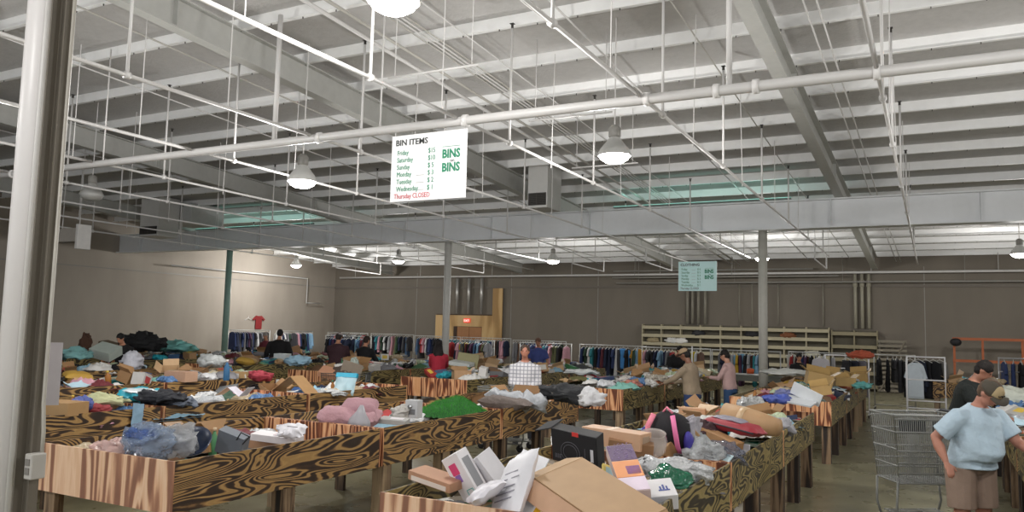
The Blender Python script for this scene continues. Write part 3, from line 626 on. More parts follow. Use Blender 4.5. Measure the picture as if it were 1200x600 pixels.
# white cartons and mailers at front left
t=boxt('appliance_carton','white carton with pink and purple print at front left',(.16,.1,.3),'e6e3e6',at(545,556,1.02),(.35,-.45,-.35),[('f',-.01,.06,.07,.075,'d8497c'),('f',-.01,-.005,.05,.05,'8d6bb5'),('f',.03,-.09,.06,.004,'58b5b0'),('f',.03,-.13,.06,.004,'58b5b0'),('f',.001,-.11,.004,.044,'58b5b0'),('f',.06,-.11,.004,.044,'58b5b0'),('r',0,0,.06,.2,'8f9094')])
boxt('carton_flap','pale brown flattened carton at the front left corner',(.36,.16,.06),'b58a6e',at(512,561,.95),(.1,.12,-.15),[('f',0,-.01,.3,.03,'e2d6cc')])
boxt('white_carton','plain white carton leaning behind the printed one',(.2,.13,.3),'dcdade',at(574,558,1.0),(.5,-.5,-.5),[('l',0,0,.08,.15,'9a9aa2')])
t=T3('padded_mailer','big white padded mailer standing at the front left','mailer',at(602,572,1.03),(1.05,-.35,-.55))
crumple(pillow(.34,.46,.1,14),.015,6,2).build('mailer_body',M('e1e0e5',.4),t,True,loc=(0,0,-.05))
for k,(u_,l) in enumerate([(-.1,.2),(-.06,.22),(-.02,.18),(.03,.22),(.07,.15)]): MB().box((.02,u_,.052),(l,.006,.003)).build('printed_line',M('8f8e98'),t)
t=T3('padded_mailer','small torn white mailer under the big one','mailer',at(572,584,.97),(.5,-.2,-.9)); crumple(pillow(.3,.22,.07),.02,8,4).build('mailer_body',M('d6d3da',.4),t,True)
boxt('white_leaflet','white leaflet with a round blue print',(.24,.2,.008),'e6e6ea',at(620,548,1.05),(1.0,.15,-.3),[('t',-.02,.0,.075,.075,'5a68ad'),('t',-.02,.0,.045,.045,'dfe0ee')],'leaflet')
t=boxt('yellow_pouch','white and yellow pouch with fine print at the front edge',(.3,.24,.03),'e8e6e6',at(640,588,1.06),(.75,-.1,-.35),[('t',.06,-.05,.18,.14,'e0a818'),('t',.06,.025,.19,.01,'2b2a2d'),('t',.03,-.06,.014,.09,'efe9d8'),('t',.07,-.06,.09,.012,'efe9d8'),('t',.09,-.045,.012,.05,'efe9d8'),('t',-.11,.05,.05,.004,'77777c'),('t',-.11,.03,.06,.004,'77777c'),('t',-.11,.01,.06,.004,'77777c'),('t',-.11,-.01,.05,.004,'77777c')],'pouch',.01,'pouch_body')
# black cooktop box
t=boxt('cooktop_box','black product box with red tag and ring drawing',(.36,.1,.24),'19191c',at(677,523,1.16),(.3,.1,-.12),[('f',.015,.11,.05,.03,'d33a34'),('f',.14,-.02,.022,.09,'d5d5d8'),('f',.085,-.03,.004,.1,'5a5a60')],bev=.004)
for q in (.075,.055): 
    ring=[(q*math.cos(a),-.053,q*math.sin(a)-.03) for a in [2*PI*k/28 for k in range(29)]]; MB().tube([(-.03+x,y,z) for x,y,z in ring],.0018,4,cap=False).build('ring_drawing',M('6c6c72'),t)
lettering('printed_line','IIIE',.045,M('66666c'),t,(-.155,-.053,-.09))
MB().box((-.24,.02,.1),(.14,.17,.008),RY(-.35)).build('flap',M('202024'),t)
boxt('tan_carton','long pinkish tan carton behind the black box',(.5,.2,.13),'c79f80',at(722,513,1.13),(.0,.04,-.1),[('r',.0,0,.12,.08,'a9927c'),('t',-.03,0,.05,.2,'d9bfa6')])
boxt('brown_carton','brown carton corner beneath the tan one',(.34,.2,.22),'8b6747',at(738,532,1.02),(.1,.1,.35))
t=boxt('gift_box','long slanting box with purple and orange print and white end',(.16,.58,.07),'cdb9b6',at(735,553,1.13),(.3,-.12,.5),[('t',0,.18,.158,.2,'5b4368'),('t',-.0,-.03,.158,.2,'e79a62'),('t',.03,-.05,.08,.1,'a470b0'),('t',0,-.21,.158,.15,'e4d4e4')])
rr=random.Random(3)
spk=MB(); [spk.box((rr.uniform(-.07,.07),rr.uniform(.1,.3),.0385),(.006,.006,.001)) for k in range(70)]; spk.build('speckle_print',M('8f7aa8'),t)
t=T3('shipping_mailer','white box end with red and blue marks, front centre','box',at(768,580,1.1),(.35,-.12,.5)); MB().box((0,0,0),(.24,.2,.1)).build('box_body',M('e9e7ea'),t,bevel=.004); MB().box((-.08,.03,.051),(.035,.04,.002)).build('printed_mark',M('a03038'),t); MB().box((.05,.0,.051),(.012,.05,.002)).box((.03,-.01,.051),(.01,.035,.002)).box((.07,-.01,.051),(.01,.035,.002)).box((.05,-.035,.051),(.07,.012,.002)).build('printed_mark',M('4d5aa0'),t)
t=T3('glass_jar','round clear glass jar beside the brown cartons','jar',at(765,533,1.0),(.25,.1,0)); MB().lathe([(.07,0),(.1,.04),(.11,.12),(.095,.17),(.1,.18),(.088,.17),(.1,.12),(.09,.045),(.05,.02)],n=22,cap=True).build('jar_body',mat('d8cfc9',.08,kind='clear',alpha=.45),t,True)
boxt('wedge_carton','tall tan carton tipped on its corner beside the backpack',(.09,.22,.36),'b8946b',at(796,522,1.04),(-.75,.1,-.75),[('r',0,0,.2,.34,'ad895f'),('r',.1,0,.012,.36,'2e2620')])
# backpack
t=T3('backpack','black backpack with pink and purple straps','backpack',at(786,508,1.13),(.3,0,-.2)); t.scale=(1.12,1.1,1.0)
crumple(MB().ball((0,0,.0),(.17,.12,.2),18,14),.02,6,5).build('pack_body',M('1c1a1f',.8),t,True)
for sx,c in((-.12,'f08aa0'),(.1,'ee7fb2')): MB().tube([(sx,-.06,-.18),(sx*1.1,-.12,-.05),(sx,-.11,.1),(sx*.7,-.06,.19)],[(.022,.01)]*4,8).build('strap',M(c),t,True)
for sx in(-.19,.17): MB().ball((sx,-.05,-.06),(.04,.05,.12),10,8).build('side_pocket',M('3d3594'),t,True)
MB().tube([(-.04,0,.18),(0,0,.23),(.04,0,.18)],.01,8).build('handle',M('f08aa0'),t,True)
def lump(name,label,cat,h,loc,d,seed,amp=.03,rough=.6,fr=6,rot=(0,0,0),n=34,m2=None):
    b=MB().ball((0,0,0),d,n,n*2//3)
    for v in b.v:      # fold ridges
        q=Vector((v.x/d[0],v.y/d[1],v.z/d[2])); k=1+.55*abs(noise.noise(q*1.7+Vector((seed,0,0))))-.42*abs(noise.noise(q*3.3+Vector((0,seed,0)))); v*=k
        v.z=max(v.z,-d[2]*.75)
    crumple(b,amp*.8,fr,seed)
    if 'clear' in label or 'plastic' in label: m2=mat(h,.1,kind='bag',alpha=.5 if 'clear bag' in label else 1)
    o=b.build(name,m2 or mat(h,rough,bump=.5),None,True,loc,rot); return tag(o,label,cat)
lump('knit_scarf','grey and white knit scarf draped beside the backpack','scarf','a8a4ac',at(806,513,1.1),(.06,.16,.16),3,.04,.8,rot=(.5,.3,-.4))
lump('maroon_jacket','dark maroon padded jacket right of the backpack','jacket','3c2429',at(826,510,1.02),(.17,.14,.13),8,.03,.8)
lump('clear_bag','clear grey plastic bag sagging below the backpack','bag','a9acae',at(820,532,.98),(.17,.2,.12),4,.06,.2,9)
lump('white_bag','long white and clear plastic bag across the middle','bag','cfd0d2',at(786,550,1.0),(.28,.13,.08),11,.06,.22,8,(0,.1,.5))
lump('black_clear_bag','dark striped clear bag in the front bin','bag','55555c',at(690,555,.98),(.2,.07,.05),12,.03,.2,8,(0,.25,-.4))
t=lump('green_pouch','dark green pouch below the white plastic bag','pouch','1f6148',at(787,560,1.03),(.13,.1,.035),6,.015,.4,rot=(.5,.1,.4))
t=T3('wooden_ring','curved wooden ring piece right of the green pouch','ring',at(806,561,1.0),(1.3,.3,.5)); MB().tube([(.09*math.cos(a),.11*math.sin(a),0) for a in [PI*.35+PI*1.3*k/16 for k in range(17)]],[(.012,.03)]*17,8).build('ring_body',M('a5744a'),t,True)
boxt('dark_box','small black box beside the wooden ring',(.16,.12,.1),'1f1d20',at(818,557,1.0),(.3,.2,.6),[('f',0,0,.09,.05,'55504c')])
boxt('small_carton','pinkish brown carton by the right plywood side',(.3,.16,.12),'b98a6a',at(836,548,.93),(.1,.1,-.05))
boxt('yellow_packet','yellow and blue packet between the boxes',(.13,.2,.02),'d8c06a',at(717,560,1.04),(.55,.35,.6),[('t',0,.04,.09,.07,'a9c4c8')],'packet')
# -- second bin beside the aisle
t=T3('kraft_roll','large crumpled kraft paper roll','roll',at(880,494,1.12),(.0,.14,-.28)); crumple(MB().tube([(-.28,0,0),(-.1,0,0),(.1,0,0),(.28,0,0)],[.11,.12,.115,.09],22),.02,7,3).build('roll_body',M('b38f68',.6),t,True); MB().tube([(-.1,0,0),(-.04,0,0)],.124,22).build('tape_band',M('c9ab86',.3),t,True)
t=T3('red_grey_bag','flat red and grey zip bag in the second bin','bag',at(860,506,1.07),(.0,.12,-.35)); crumple(pillow(.55,.24,.1,14),.02,6,3).build('bag_body',M('9a2f3a',.5),t,True); crumple(pillow(.3,.14,.04,10),.01,6,6).build('mesh_panel',M('8b8793',.5),t,True,(-.05,0,.085)); MB().tube([(-.26,-.11,.05),(0,-.13,.055),(.26,-.11,.05)],.008,6).build('zip',M('3a3740'),t,True)
boxt('brown_flap','long brown cardboard strip under the red bag',(.4,.12,.07),'a98159',at(845,514,1.02),(.05,.25,-.4))
lump('print_bag','clear bag with blue and red packets inside','bag','6f7486',at(852,530,1.0),(.17,.1,.07),15,.05,.2,9,(0,.2,-.5))
boxt('blue_card','small pale blue card by the print bag',(.17,.12,.01),'b9cfd6',at(845,537,1.06),(.6,.1,-.3),(),'card')
boxt('white_card','small white card standing at the plywood side',(.13,.01,.12),'ebebf2',at(871,528,1.05),(-.1,0,-.3),(),'card')
boxt('green_packet','green and white printed packet near the side',(.24,.14,.03),'b9cfc0',at(888,520,1.05),(.2,.1,.1),[('t',-.04,0,.09,.1,'3f9278'),('t',.06,.02,.06,.04,'4a8fb0')],'packet')
lump('white_pouch','white crumpled pouch beside the red bag','pouch','c9c9c4',at(832,496,1.08),(.14,.09,.08),17,.03,.5)
lump('striped_bundle','grey and white bundled straps at the right corner','bundle','a09fa5',at(910,500,1.03),(.19,.11,.08),21,.06,.6,10)
boxt('pink_carton','open pinkish carton at the rear of second bin',(.3,.18,.12),'c59a78',at(812,484,1.03),(0,0,.1))
# -- second row, front bin
lump('bubble_wrap','shiny pinkish bubble wrap lump in near corner','wrap','c2a29b',at(133,530,.9),(.2,.16,.09),22,.05,.15,11)
t=lump('clear_bag','big clear bag with blue wrap','bag','8fa0b8',at(178,520,1.0),(.2,.18,.14),23,.07,.12,8)
lump('blue_wrap','crinkled blue packaging inside the clear bag pile','packaging','3f63ad',at(166,512,1.06),(.1,.09,.07),25,.05,.3,10)
lump('clear_bag','smaller clear bag leaning right of the blue wrap','bag','b6b8bb',at(205,518,1.0),(.16,.13,.13),26,.05,.1,8)
t=T3('dark_bowl','dark blue plastic bowl behind the clear bags','bowl',at(228,526,.93),(.7,.2,.3)); MB().lathe([(.04,0),(.12,.05),(.15,.1),(.145,.1),(.115,.055),(.03,.012)],n=24).build('bowl_body',M('273148',.3),t,True)
boxt('green_carton','dark flat box under the pink bubble wrap',(.36,.26,.06),'3a3b30',at(160,540,.84),(.05,.05,.2))
t=T3('gift_bag','grey paper gift bag with black cord handle','bag',at(272,522,.93),(.25,.3,.3)); b=MB().prism([(-.12,-.05),(.12,-.05),(.12,.05),(-.12,.05)],-.08,.12); b.build('bag_body',M('6d737c'),t); MB().tube([(.06,-.055,.1),(.1,-.08,.19),(.17,-.06,.17),(.12,-.055,.08)],.006,6).build('handle',M('1f2024'),t,True)
boxt('white_carton','flat white carton beside the gift bag',(.42,.2,.06),'dad5d8',at(325,513,.93),(.05,.08,.35),[('t',.05,0,.14,.1,'b9a0a8')])
t=T3('paper_pack','rumpled white paper packet with black print','paper',at(341,509,.98),(.2,.1,.6)); crumple(pillow(.24,.2,.07),.04,9,7).build('packet_body',M('d8d6dc'),t,True)
MB().box((.02,0,.07),(.12,.01,.003)).build('printed_line',M('54525a'),t)
boxt('tan_carton','long tan carton top under the white papers',(.4,.18,.08),'b58c6c',at(310,519,.86),(0,0,.3))
# -- middle bin second row
t=T3('pink_pillow','puffy pink pillow bag slumped in the middle bin','pillow',at(412,495,.93),(.1,.05,.5)); crumple(pillow(.6,.4,.22,18),.05,4,9).build('pillow_body',mat('b08990',.8,bump=.6),t,True,(-.02,0,-.06)); crumple(pillow(.36,.34,.2,14),.04,5,12).build('pillow_fold',mat('a9828a',.8,bump=.6),t,True,(.08,.1,.03))
t=T3('grey_pouch','pointed grey pouch in front of the pink pillow','pouch',at(422,495,.97),(0,.1,.3)); crumple(MB().lathe([(.12,-.06),(.11,.02),(.05,.1),(.015,.17)],n=18),.02,9,3).build('pouch_body',M('9b9aa0',.4),t,True)
boxt('grey_book_box','flat grey and white box right of pink pillow',(.3,.22,.05),'a9a8a6',at(462,493,.93),(.05,.05,.4),[('t',.03,0,.14,.1,'e3dfe2')])
t=boxt('steel_box','small steel box with round knob by the plywood side',(.16,.12,.2),'b7b8ba',at(485,479,1.02),(0,0,.1),[('f',.0,-.03,.1,.06,'6c6d70')]); MB().lathe([(.025,0),(.025,.02)],n=14).build('knob',CHROME,t,True,(0,-.085,.03),(PI/2,0,0))
lump('silver_bag','small silvery bag next to the steel box','bag','b9b5b0',at(470,484,.97),(.1,.08,.08),31,.03,.3,9)
# green turf mat
b=MB(); rr=random.Random(5); n=26; vs=[]
for j in range(n+1):
    for i in range(n+1):
        x,y=i/n*2-1,j/n*2-1; q=max(0,1-(x*x+y*y)); vs.append((x*.48,y*.34,.0+.2*q*(1+.35*noise.noise(Vector((x*2,y*2,3))))))
b.add(vs,[(j*(n+1)+i,j*(n+1)+i+1,(j+1)*(n+1)+i+1,(j+1)*(n+1)+i) for j in range(n) for i in range(n) if math.hypot((i+.5)/n*2-1,(j+.5)/n*2-1)<1])
t=T3('turf_mat','heaped bright green artificial turf mat','turf',at(531,487,.86),(0,0,.45)); b.build('mat_backing',M('1f5a22',.9),t,True)
b=MB()
for k in range(2600):
    a=rr.uniform(0,2*PI); q=math.sqrt(rr.random())*.97; x,y=q*math.cos(a),q*math.sin(a); z=.2*(1-q*q)*(1+.35*noise.noise(Vector((x*2,y*2,3)))); X,Y=x*.48,y*.34; dx,dy=rr.uniform(-.012,.012),rr.uniform(-.012,.012)
    b.add([(X-.003,Y,z),(X+.003,Y,z),(X+dx,Y+dy,z+.03)],[(0,1,2)])
o=b.build('turf_blades',mat('3c8a34',.8,var=.3),t); o['kind']='stuff'
t=T3('fur_cushion','long brown grey fur cushion behind the turf','cushion',at(592,474,1.0),(0,.03,.15)); crumple(pillow(.7,.22,.16,16),.03,7,4).build('cushion_body',mat('6f6560',.95,bump=.8),t,True,(0,0,-.06))
t=T3('plastic_roll','large clear plastic film bundle behind the fur cushion','plastic',at(605,468,1.02),(0,.08,.1)); crumple(MB().tube([(-.42+.06*q,0,.02*math.sin(q*2)) for q in range(15)],[.05]+[.095+.02*math.sin(q*1.7) for q in range(13)]+[.05],24),.07,9,6).build('film_body',mat('aeb1b6',.35,bump=.7),t,True)
t=T3('open_carton','wide open brown carton with dark inside at rear','box',(-5.35,10.5,.8),(0,0,.05))
b=MB(); b.box((0,0,0),(.62,.5,.01)); b.box((-.31,0,.1),(.01,.5,.2)).box((.31,0,.1),(.01,.5,.2)).box((0,.25,.1),(.62,.01,.2)).box((0,-.25,.1),(.62,.01,.2)); b.build('box_body',M('8d6a45'),t)
MB().box((-.37,0,.25),(.16,.48,.008),RY(.9)).build('flap',M('a27d55'),t); MB().box((0,.31,.25),(.6,.16,.008),RX(.8)).build('flap',M('7b5b3a'),t)
lump('black_jacket','black jacket heaped on the last bin','jacket','242528',at(668,463,1.1),(.36,.22,.11),33,.07,.8,5,(0,.12,.1))
lump('white_bundle','white bundled rag at the bin corner','bundle','c8c8ca',at(694,468,.98),(.13,.1,.08),34,.03,.7)
boxt('white_packet','white packet at the left of black jacket',(.24,.14,.03),'d9d5d2',at(650,474,1.02),(.3,.2,.3),(),'packet')
# -- third row front
t=T3('teal_bag','teal and white printed plastic bag in third row','bag',at(165,470,1.08),(.1,.1,.3)); crumple(pillow(.5,.34,.14,14),.05,6,3).build('bag_body',M('2aa3b8',.3),t,True); crumple(pillow(.34,.22,.06,10),.02,6,8).build('print_panel',M('cfd6da',.3),t,True,(.02,-.05,.1))
lump('dark_cloth','dark navy cloth right of the teal bag','cloth','22232a',at(188,466,1.04),(.3,.2,.08),41,.06,.85)
lump('striped_cloth','blue grey striped cloth below the dark one','cloth','6c7482',at(205,471,1.0),(.28,.16,.07),42,.06,.8)
lump('cream_cloth','pale yellow cloth left of the teal bag','cloth','b9bb92',at(125,469,1.02),(.25,.16,.08),43,.05,.8)
lump('red_cloth','dark red cloth in the third row near corner','cloth','8e2f33',at(112,480,.98),(.17,.14,.06),44,.03,.7)
lump('blue_print_cloth','blue white and red patterned cloth','cloth','5561a0',at(95,474,1.02),(.13,.1,.08),45,.04,.7)
o=crumple(pillow(.16,.3,.012,10),.015,8,46).build('pale_blue_cloth',mat('86a5bd',.8,bump=.3),None,True,(-7.955,6.05,.86),(1.5,.1,PI/2+.1)); tag(o,'pale blue cloth hanging over the plywood side','cloth')
boxt('kraft_carton','kraft carton at the left end beside the paper sheet',(.45,.28,.14),'a88458',at(72,478,1.0),(0,0,.2))
t=T3('folded_paper','peach and white folded papers tented in third row','paper',at(272,462,1.02),(0,0,.3)); MB().box((-.1,0,.04),(.2,.2,.004),RY(-.6)).build('sheet',M('e3b999'),t); MB().box((.07,0,.04),(.2,.2,.004),RY(.6)).build('sheet',M('d9d4de'),t); MB().box((.2,.02,.04),(.16,.2,.004),RY(-.8)).build('sheet',M('e4dfe8'),t)
t=T3('folded_carton','tan cardboard sheet peaked like a roof','cardboard',at(345,456,1.06),(0,0,.1)); MB().box((-.2,0,.04),(.5,.3,.008),RY(-.62)).build('panel',M('b08b63'),t); MB().box((.2,0,.05),(.45,.3,.008),RY(.7)).build('panel',M('a98459'),t)
t=T3('teal_bag','teal topped clear packet standing in third row','bag',at(406,452,1.05),(1.2,.0,.2)); crumple(pillow(.36,.34,.08,12),.02,6,5).build('bag_body',M('a9c6d0',.3),t,True); MB().box((0,.15,.05),(.36,.07,.05)).build('top_band',M('1f9dbd',.4),t)
lump('white_plastic','flat white plastic sheet beside the teal packet','plastic','c3c5c6',at(385,460,1.0),(.3,.14,.04),47,.04,.2,8)
# -- fourth row and beyond: the bright things that stand out
boxt('pink_carton','long pinkish cardboard box in the fourth row',(.46,.28,.17),'c39d84',at(212,441,1.04),(0,0,.1))
boxt('white_label_box','tan box with white label in the fourth row',(.32,.24,.17),'b59467',at(279,441,1.04),(0,0,.1),[('f',.05,0,.14,.12,'dad8d8')])
o=item('bottle',0,'2f6690',at(265,446,1.0),(0,0,0),'blue bottle beside the white labelled tan box',s=1.3)
lump('white_bucket_bag','white tied bag standing on the fifth row','bag','c9cccb',at(248,424,1.12),(.3,.2,.13),50,.05,.4); lump('red_plush','dark red and pink plush toy in the fourth row','toy','93303c',at(305,441,1.05),(.2,.13,.09),51,.05,.8)
lump('blue_cloth','pale blue cloth peak on a far brown bin','cloth','8fb0c4',at(350,423,1.12),(.3,.2,.1),52,.07,.8); boxt('white_box','small white box on a far row left of the pair',(.36,.25,.16),'c5ccd0',at(331,418,1.1),(0,0,.2))
lump('mint_cloth','mint green cloth far left beyond the rows','cloth','7fc0bb',at(200,406,1.25),(.7,.4,.14),53,.12,.8); lump('black_cloth','black garment bundle on the far left heap','cloth','1a1a1c',at(166,402,1.35),(.7,.35,.24),54,.1,.85)
lump('green_throw','teal cloth at the far left on top of heap','cloth','6f9c9c',at(84,415,1.12),(.45,.3,.1),55,.1,.8); lump('brown_plush','brown upright plush on the far left heap','toy','5a4032',at(100,402,1.35),(.16,.14,.24),56,.06,.9)
boxt('grey_open_box','pale grey box tilted on the far left heap',(.5,.4,.2),'a9b3ac',at(124,412,1.15),(.4,.2,.3))
boxt('brown_flat_box','flat brown box on the far left heap',(.6,.35,.12),'6f5f49',at(130,404,1.2),(.1,.2,.2))
boxt('magazine_stack','black and white printed packet on striped bin',(.36,.3,.1),'c5c4c2',at(562,441,1.02),(.2,.1,.4),[('t',0,0,.2,.2,'46464a')],'packet'); boxt('white_box','upright white box at the striped bin end',(.16,.16,.24),'d8d5d2',at(566,437,1.08),(.2,.2,.3))
boxt('olive_panel','upright olive cardboard sheet behind the striped bin',(.5,.03,.38),'8a845c',at(548,424,1.15),(-.2,.1,.2),(),'cardboard'); boxt('white_tray','shallow white tray on far row right of red shirt',(.5,.3,.08),'c3c6c3',at(541,426,1.1),(.1,.1,.1),(),'tray')
lump('white_linen','white linen pile above the green bin side','linen','b9bcbc',at(682,436,1.05),(.34,.22,.06),60,.05,.8); lump('dark_linen','dark grey cloth pile beside the white linen','cloth','3c3f40',at(677,431,1.1),(.3,.2,.08),61,.06,.8)
for k,(x,y,h,sz) in enumerate([(732,446,'c9c2bd',.2),(742,452,'b07468',.16),(757,450,'d8d6d4',.2),(752,442,'d1cfcc',.22),(768,444,'bdb6aa',.24),(776,452,'9c8b70',.2),(772,436,'d9d8d8',.26),(786,446,'e0dede',.24),(745,440,'5c5a5a',.2)]):
    lump('white_packet' if k%2 else 'paper_bundle',['pale bundle at left end of bin before beige man','reddish printed bundle before the beige man','white fold second from left before beige man','white crest bundle before the beige man','grey paper bundle before the beige man','brown paper bundle before the beige man','tall white bundle near black shirted person','white bundle at beige man\'s hands','dark grey bundle among the white ones'][k],'bundle',h,at(x,y,1.02),(sz,.16,.08),70+k,.07,.5,8)
# aisle row, far block
t=T3('white_sheet_box','large white folded box sheet on far block front bin','box',at(937,470,1.1),(.2,.12,-.2)); MB().box((0,0,.0),(.4,.3,.02)).build('panel',M('b9bcc0'),t); MB().box((.05,.1,.08),(.4,.015,.17),RY(.3)).build('flap',M('d5d8da'),t)
t=T3('white_pad','white curved foam pad at the right corner','pad',at(985,463,1.1),(.4,.3,.2)); crumple(pillow(.3,.3,.05),.02,4,3).build('pad_body',M('d8dadd',.5),t,True)
for k,(x,y,h,lb) in enumerate([(912,468,'3f4f9a','blue packet cluster on the far block front bin'),(920,462,'6a6f9c','purple blue packet on the far block'),(955,470,'6d7a72','grey green packet before the kraft boxes'),(982,448,'7c3a2c','rust red cloth among the kraft boxes'),(1010,452,'5fa3a0','small teal cloth near the row end')]): lump('packet' if k<3 else 'cloth',lb,'packet' if k<3 else 'cloth',h,at(x,y,1.03),(.17,.13,.07),90+k,.04,.4)
for k,(x,y,rz,sz) in enumerate([(958,452,.3,.5),(972,446,-.2,.42),(988,452,.5,.36),(1007,447,0,.4),(963,463,.2,.4)]):
    o=item('open_box',k,'b2925c',at(x,y,1.0),(.2*(k%2),.2-.1*k,rz),['large open kraft box on the aisle row far block','second open kraft box behind the large one','smaller open kraft box with rusty cloth beside','open kraft box near the row end','low open kraft box before the large one'][k],s=sz*2.2)
lump('white_throw','white folded throw above the wavy plywood bin','cloth','cfd0cc',at(922,437,1.0),(.5,.25,.07),99,.04,.8)
t=lump('clear_pack','clear plastic pack of bottles near the orange bin end','bottles','a9aaaa',at(880,476,1.0),(.2,.2,.12),98,.06,.15,10)
# ---------------------------------------------------------------- clothes racks
def rack(loc,rz,L,H,m,label,double=False):
    t=thing('clothes_rack',label,'clothes rack',loc,rz)
    MB().tube([(-L/2,0,H),(L/2,0,H)],.016,8).build('hanging_rail',m,t,True)
    MB().tube([(-L/2,0,.14),(L/2,0,.14)],.014,8).build('bottom_rail',m,t,True)
    if double: MB().tube([(-L/2,0,H-.32),(L/2,0,H-.32)],.014,8).build('cross_rail',m,t,True)
    for sx in(-1,1):
        MB().tube([(sx*L/2,0,.1),(sx*L/2,0,H+.02)],.017,8).build('upright',m,t,True)
        MB().tube([(sx*L/2,-.24,.09),(sx*L/2,.24,.09)],.016,8).build('foot_bar',m,t,True)
        for sy in(-1,1): MB().lathe([(.035,-.012),(.035,.012)],n=12).build('caster',DARK,t,True,(sx*L/2,sy*.22,.036),(0,PI/2,0))
    return t
def garment_mesh(kind,i):
    """hangs in the local YZ plane below z=0 (the rail); thin in X"""
    b=MB(); th=.045
    if kind=='shirt':
        poly=[(-.07,-.09),(.07,-.09),(.2,-.14),(.29,-.36),(.21,-.4),(.19,-.27),(.2,-.74),(-.2,-.74),(-.19,-.27),(-.21,-.4),(-.29,-.36),(-.2,-.14)]
    elif kind=='long':
        poly=[(-.07,-.09),(.07,-.09),(.2,-.14),(.27,-.7),(.2,-.72),(.18,-.3),(.21,-.84),(-.21,-.84),(-.18,-.3),(-.2,-.72),(-.27,-.7),(-.2,-.14)]
    elif kind=='trousers': poly=[(-.16,-.12),(.16,-.12),(.18,-.3),(.17,-1.0),(.03,-1.0),(0,-.4),(-.03,-1.0),(-.17,-1.0),(-.18,-.3)]
    else: poly=[(-.06,-.09),(.06,-.09),(.14,-.13),(.12,-.34),(.24,-1.0),(-.24,-1.0),(-.12,-.34),(-.14,-.13)]
    rt=Matrix(((0,0,1),(1,0,0),(0,1,0)))   # (x,y,z)->(z,x,y)
    n=len(poly); 
    vs=[]; ring=[]
    c=(sum(p[0] for p in poly)/n,sum(p[1] for p in poly)/n)
    for s_ in(-1,-.55,.55,1):
        k=.9 if abs(s_)==1 else 1
        ring.append([Vector((s_*th*(1.25 if p[1]<-.6 else .8)+.02*noise.noise(Vector((p[0]*9,p[1]*7,i*4))),c[0]+(p[0]-c[0])*k,c[1]+(p[1]-c[1])*k)) for p in poly])
    b.loft(ring); 
    b.tube([(0,-.18,-.13),(0,-.05,-.07),(0,0,-.055),(0,.05,-.07),(0,.18,-.13)],.008,5,mi=1).tube([(0,0,-.055),(0,0,-.03),(0,.022,-.012),(0,.0,.018)],.004,5,mi=1)
    return b
GP={k:[garment_mesh(k,i).mesh('hanging_'+k,False) for i in range(3)] for k in('shirt','long','trousers','dress')}
for l in GP.values():
    for me in l: me.materials.append(WHITE); me.materials.append(WHITE)
GN={'shirt':('hanging_shirt','short sleeved shirt'),'long':('hanging_coat','long sleeved top'),'trousers':('hanging_trousers','pair of trousers'),'dress':('hanging_dress','dress')}
def garment(kind,i,h,loc,rz,label,group=None,s=1):
    o=bpy.data.objects.new(GN[kind][0],GP[kind][i%3]); C.objects.link(o); o.location=loc; o.rotation_euler=(0,0,rz); o.scale=(s,1,1)
    for q,hh in enumerate((h,'c9c9c6')):
        o.material_slots[q].link='OBJECT'; o.material_slots[q].material=mat(hh,.85 if q==0 else .4,kind='cloth',bump=.3 if q==0 else 0)
    return tag(o,label,'garment',group)
GC=[('black','17171b'),('navy','1f2740'),('charcoal','3b3b40'),('grey','6c6c70'),('white','c9c9ca'),('maroon','5a2430'),('red','9c2c30'),('pale blue','7fa3bf'),('teal','2f7f88'),('mustard','b3912b'),('olive','55573a'),('brown','5b4233'),('pink','b98a96'),('dark blue','26355e'),('dark green','27402f'),('pale grey','9c9ca0'),('plum','4a2c48'),('denim blue','3d5878')]
DARKW=[3,3,2.2,1.5,1.6,1,.8,.8,.5,.4,.7,.9,.6,1.8,.8,1,.8,1]
def dress(t,loc,rz,L,H,seed,desc,step=.115,dark=1):
    rr=random.Random(seed); pairs=[(g,c) for g in ('shirt','long','trousers','dress') for c in range(18)]
    wt={p:DARKW[p[1]]**dark*{'shirt':1.4,'long':1.6,'trousers':.8,'dress':.7}[p[0]] for p in pairs}
    pairs.sort(key=lambda p:-rr.random()**(1/wt[p])); n=int((L-.2)/step)
    for k in range(min(n,len(pairs))):
        x=-L/2+.12+step*k+rr.uniform(-.02,.02); g,c=pairs[k]
        if rr.random()<.06: continue
        p=Vector(loc)+RZ(rz)@Vector((x,0,H+.0))
        garment(g,rr.randrange(3),GC[c][1],p,rz+rr.uniform(-.14,.14),'%s %s hanging on %s'%(GC[c][0],GN[g][1],desc),'garments on '+desc)
RACKS=[((-26.6,25.6),PI/2,2.4,1.62,'left wall rack nearest the viewer',.115,1.3),((-26.6,28.4),PI/2,2.4,1.6,'left wall rack near the corner',.115,1.3),
 ((-24.6,29.8),0,2.4,1.58,'far rack in the back left corner',.115,1.2),((-22,29.8),0,2.4,1.58,'far rack left of the partition',.115,1),((-19.4,29.6),0,2.4,1.55,'far rack before the double door',.115,1),
 ((-16.8,29.4),0,2.4,1.55,'far rack right of the double door',.115,.8),((-14.2,29.2),0,2.4,1.5,'far rack behind the blue clad person',.115,.8),
 ((-20.6,25.0),0,2.3,1.5,'middle rack left of the red clad woman',.12,.8),((-15.2,25.2),0,2.3,1.5,'middle rack of colourful tops behind',.12,.3),
 ((-12.1,25.4),0,2.0,1.48,'middle rack left of the gap',.12,.4),((-9.3,24.6),0,2.3,1.5,'rack left of the black clad shopper',.12,.8),((-6.9,23.6),0,2.1,1.5,'rack behind the beige man',.12,.5),
 ((-4.75,23.2),0,1.9,1.5,'rack behind the woman in pink',.12,.4),((-2.95,24.0),0,1.5,1.5,'rack right of the girder column',.12,.8)]
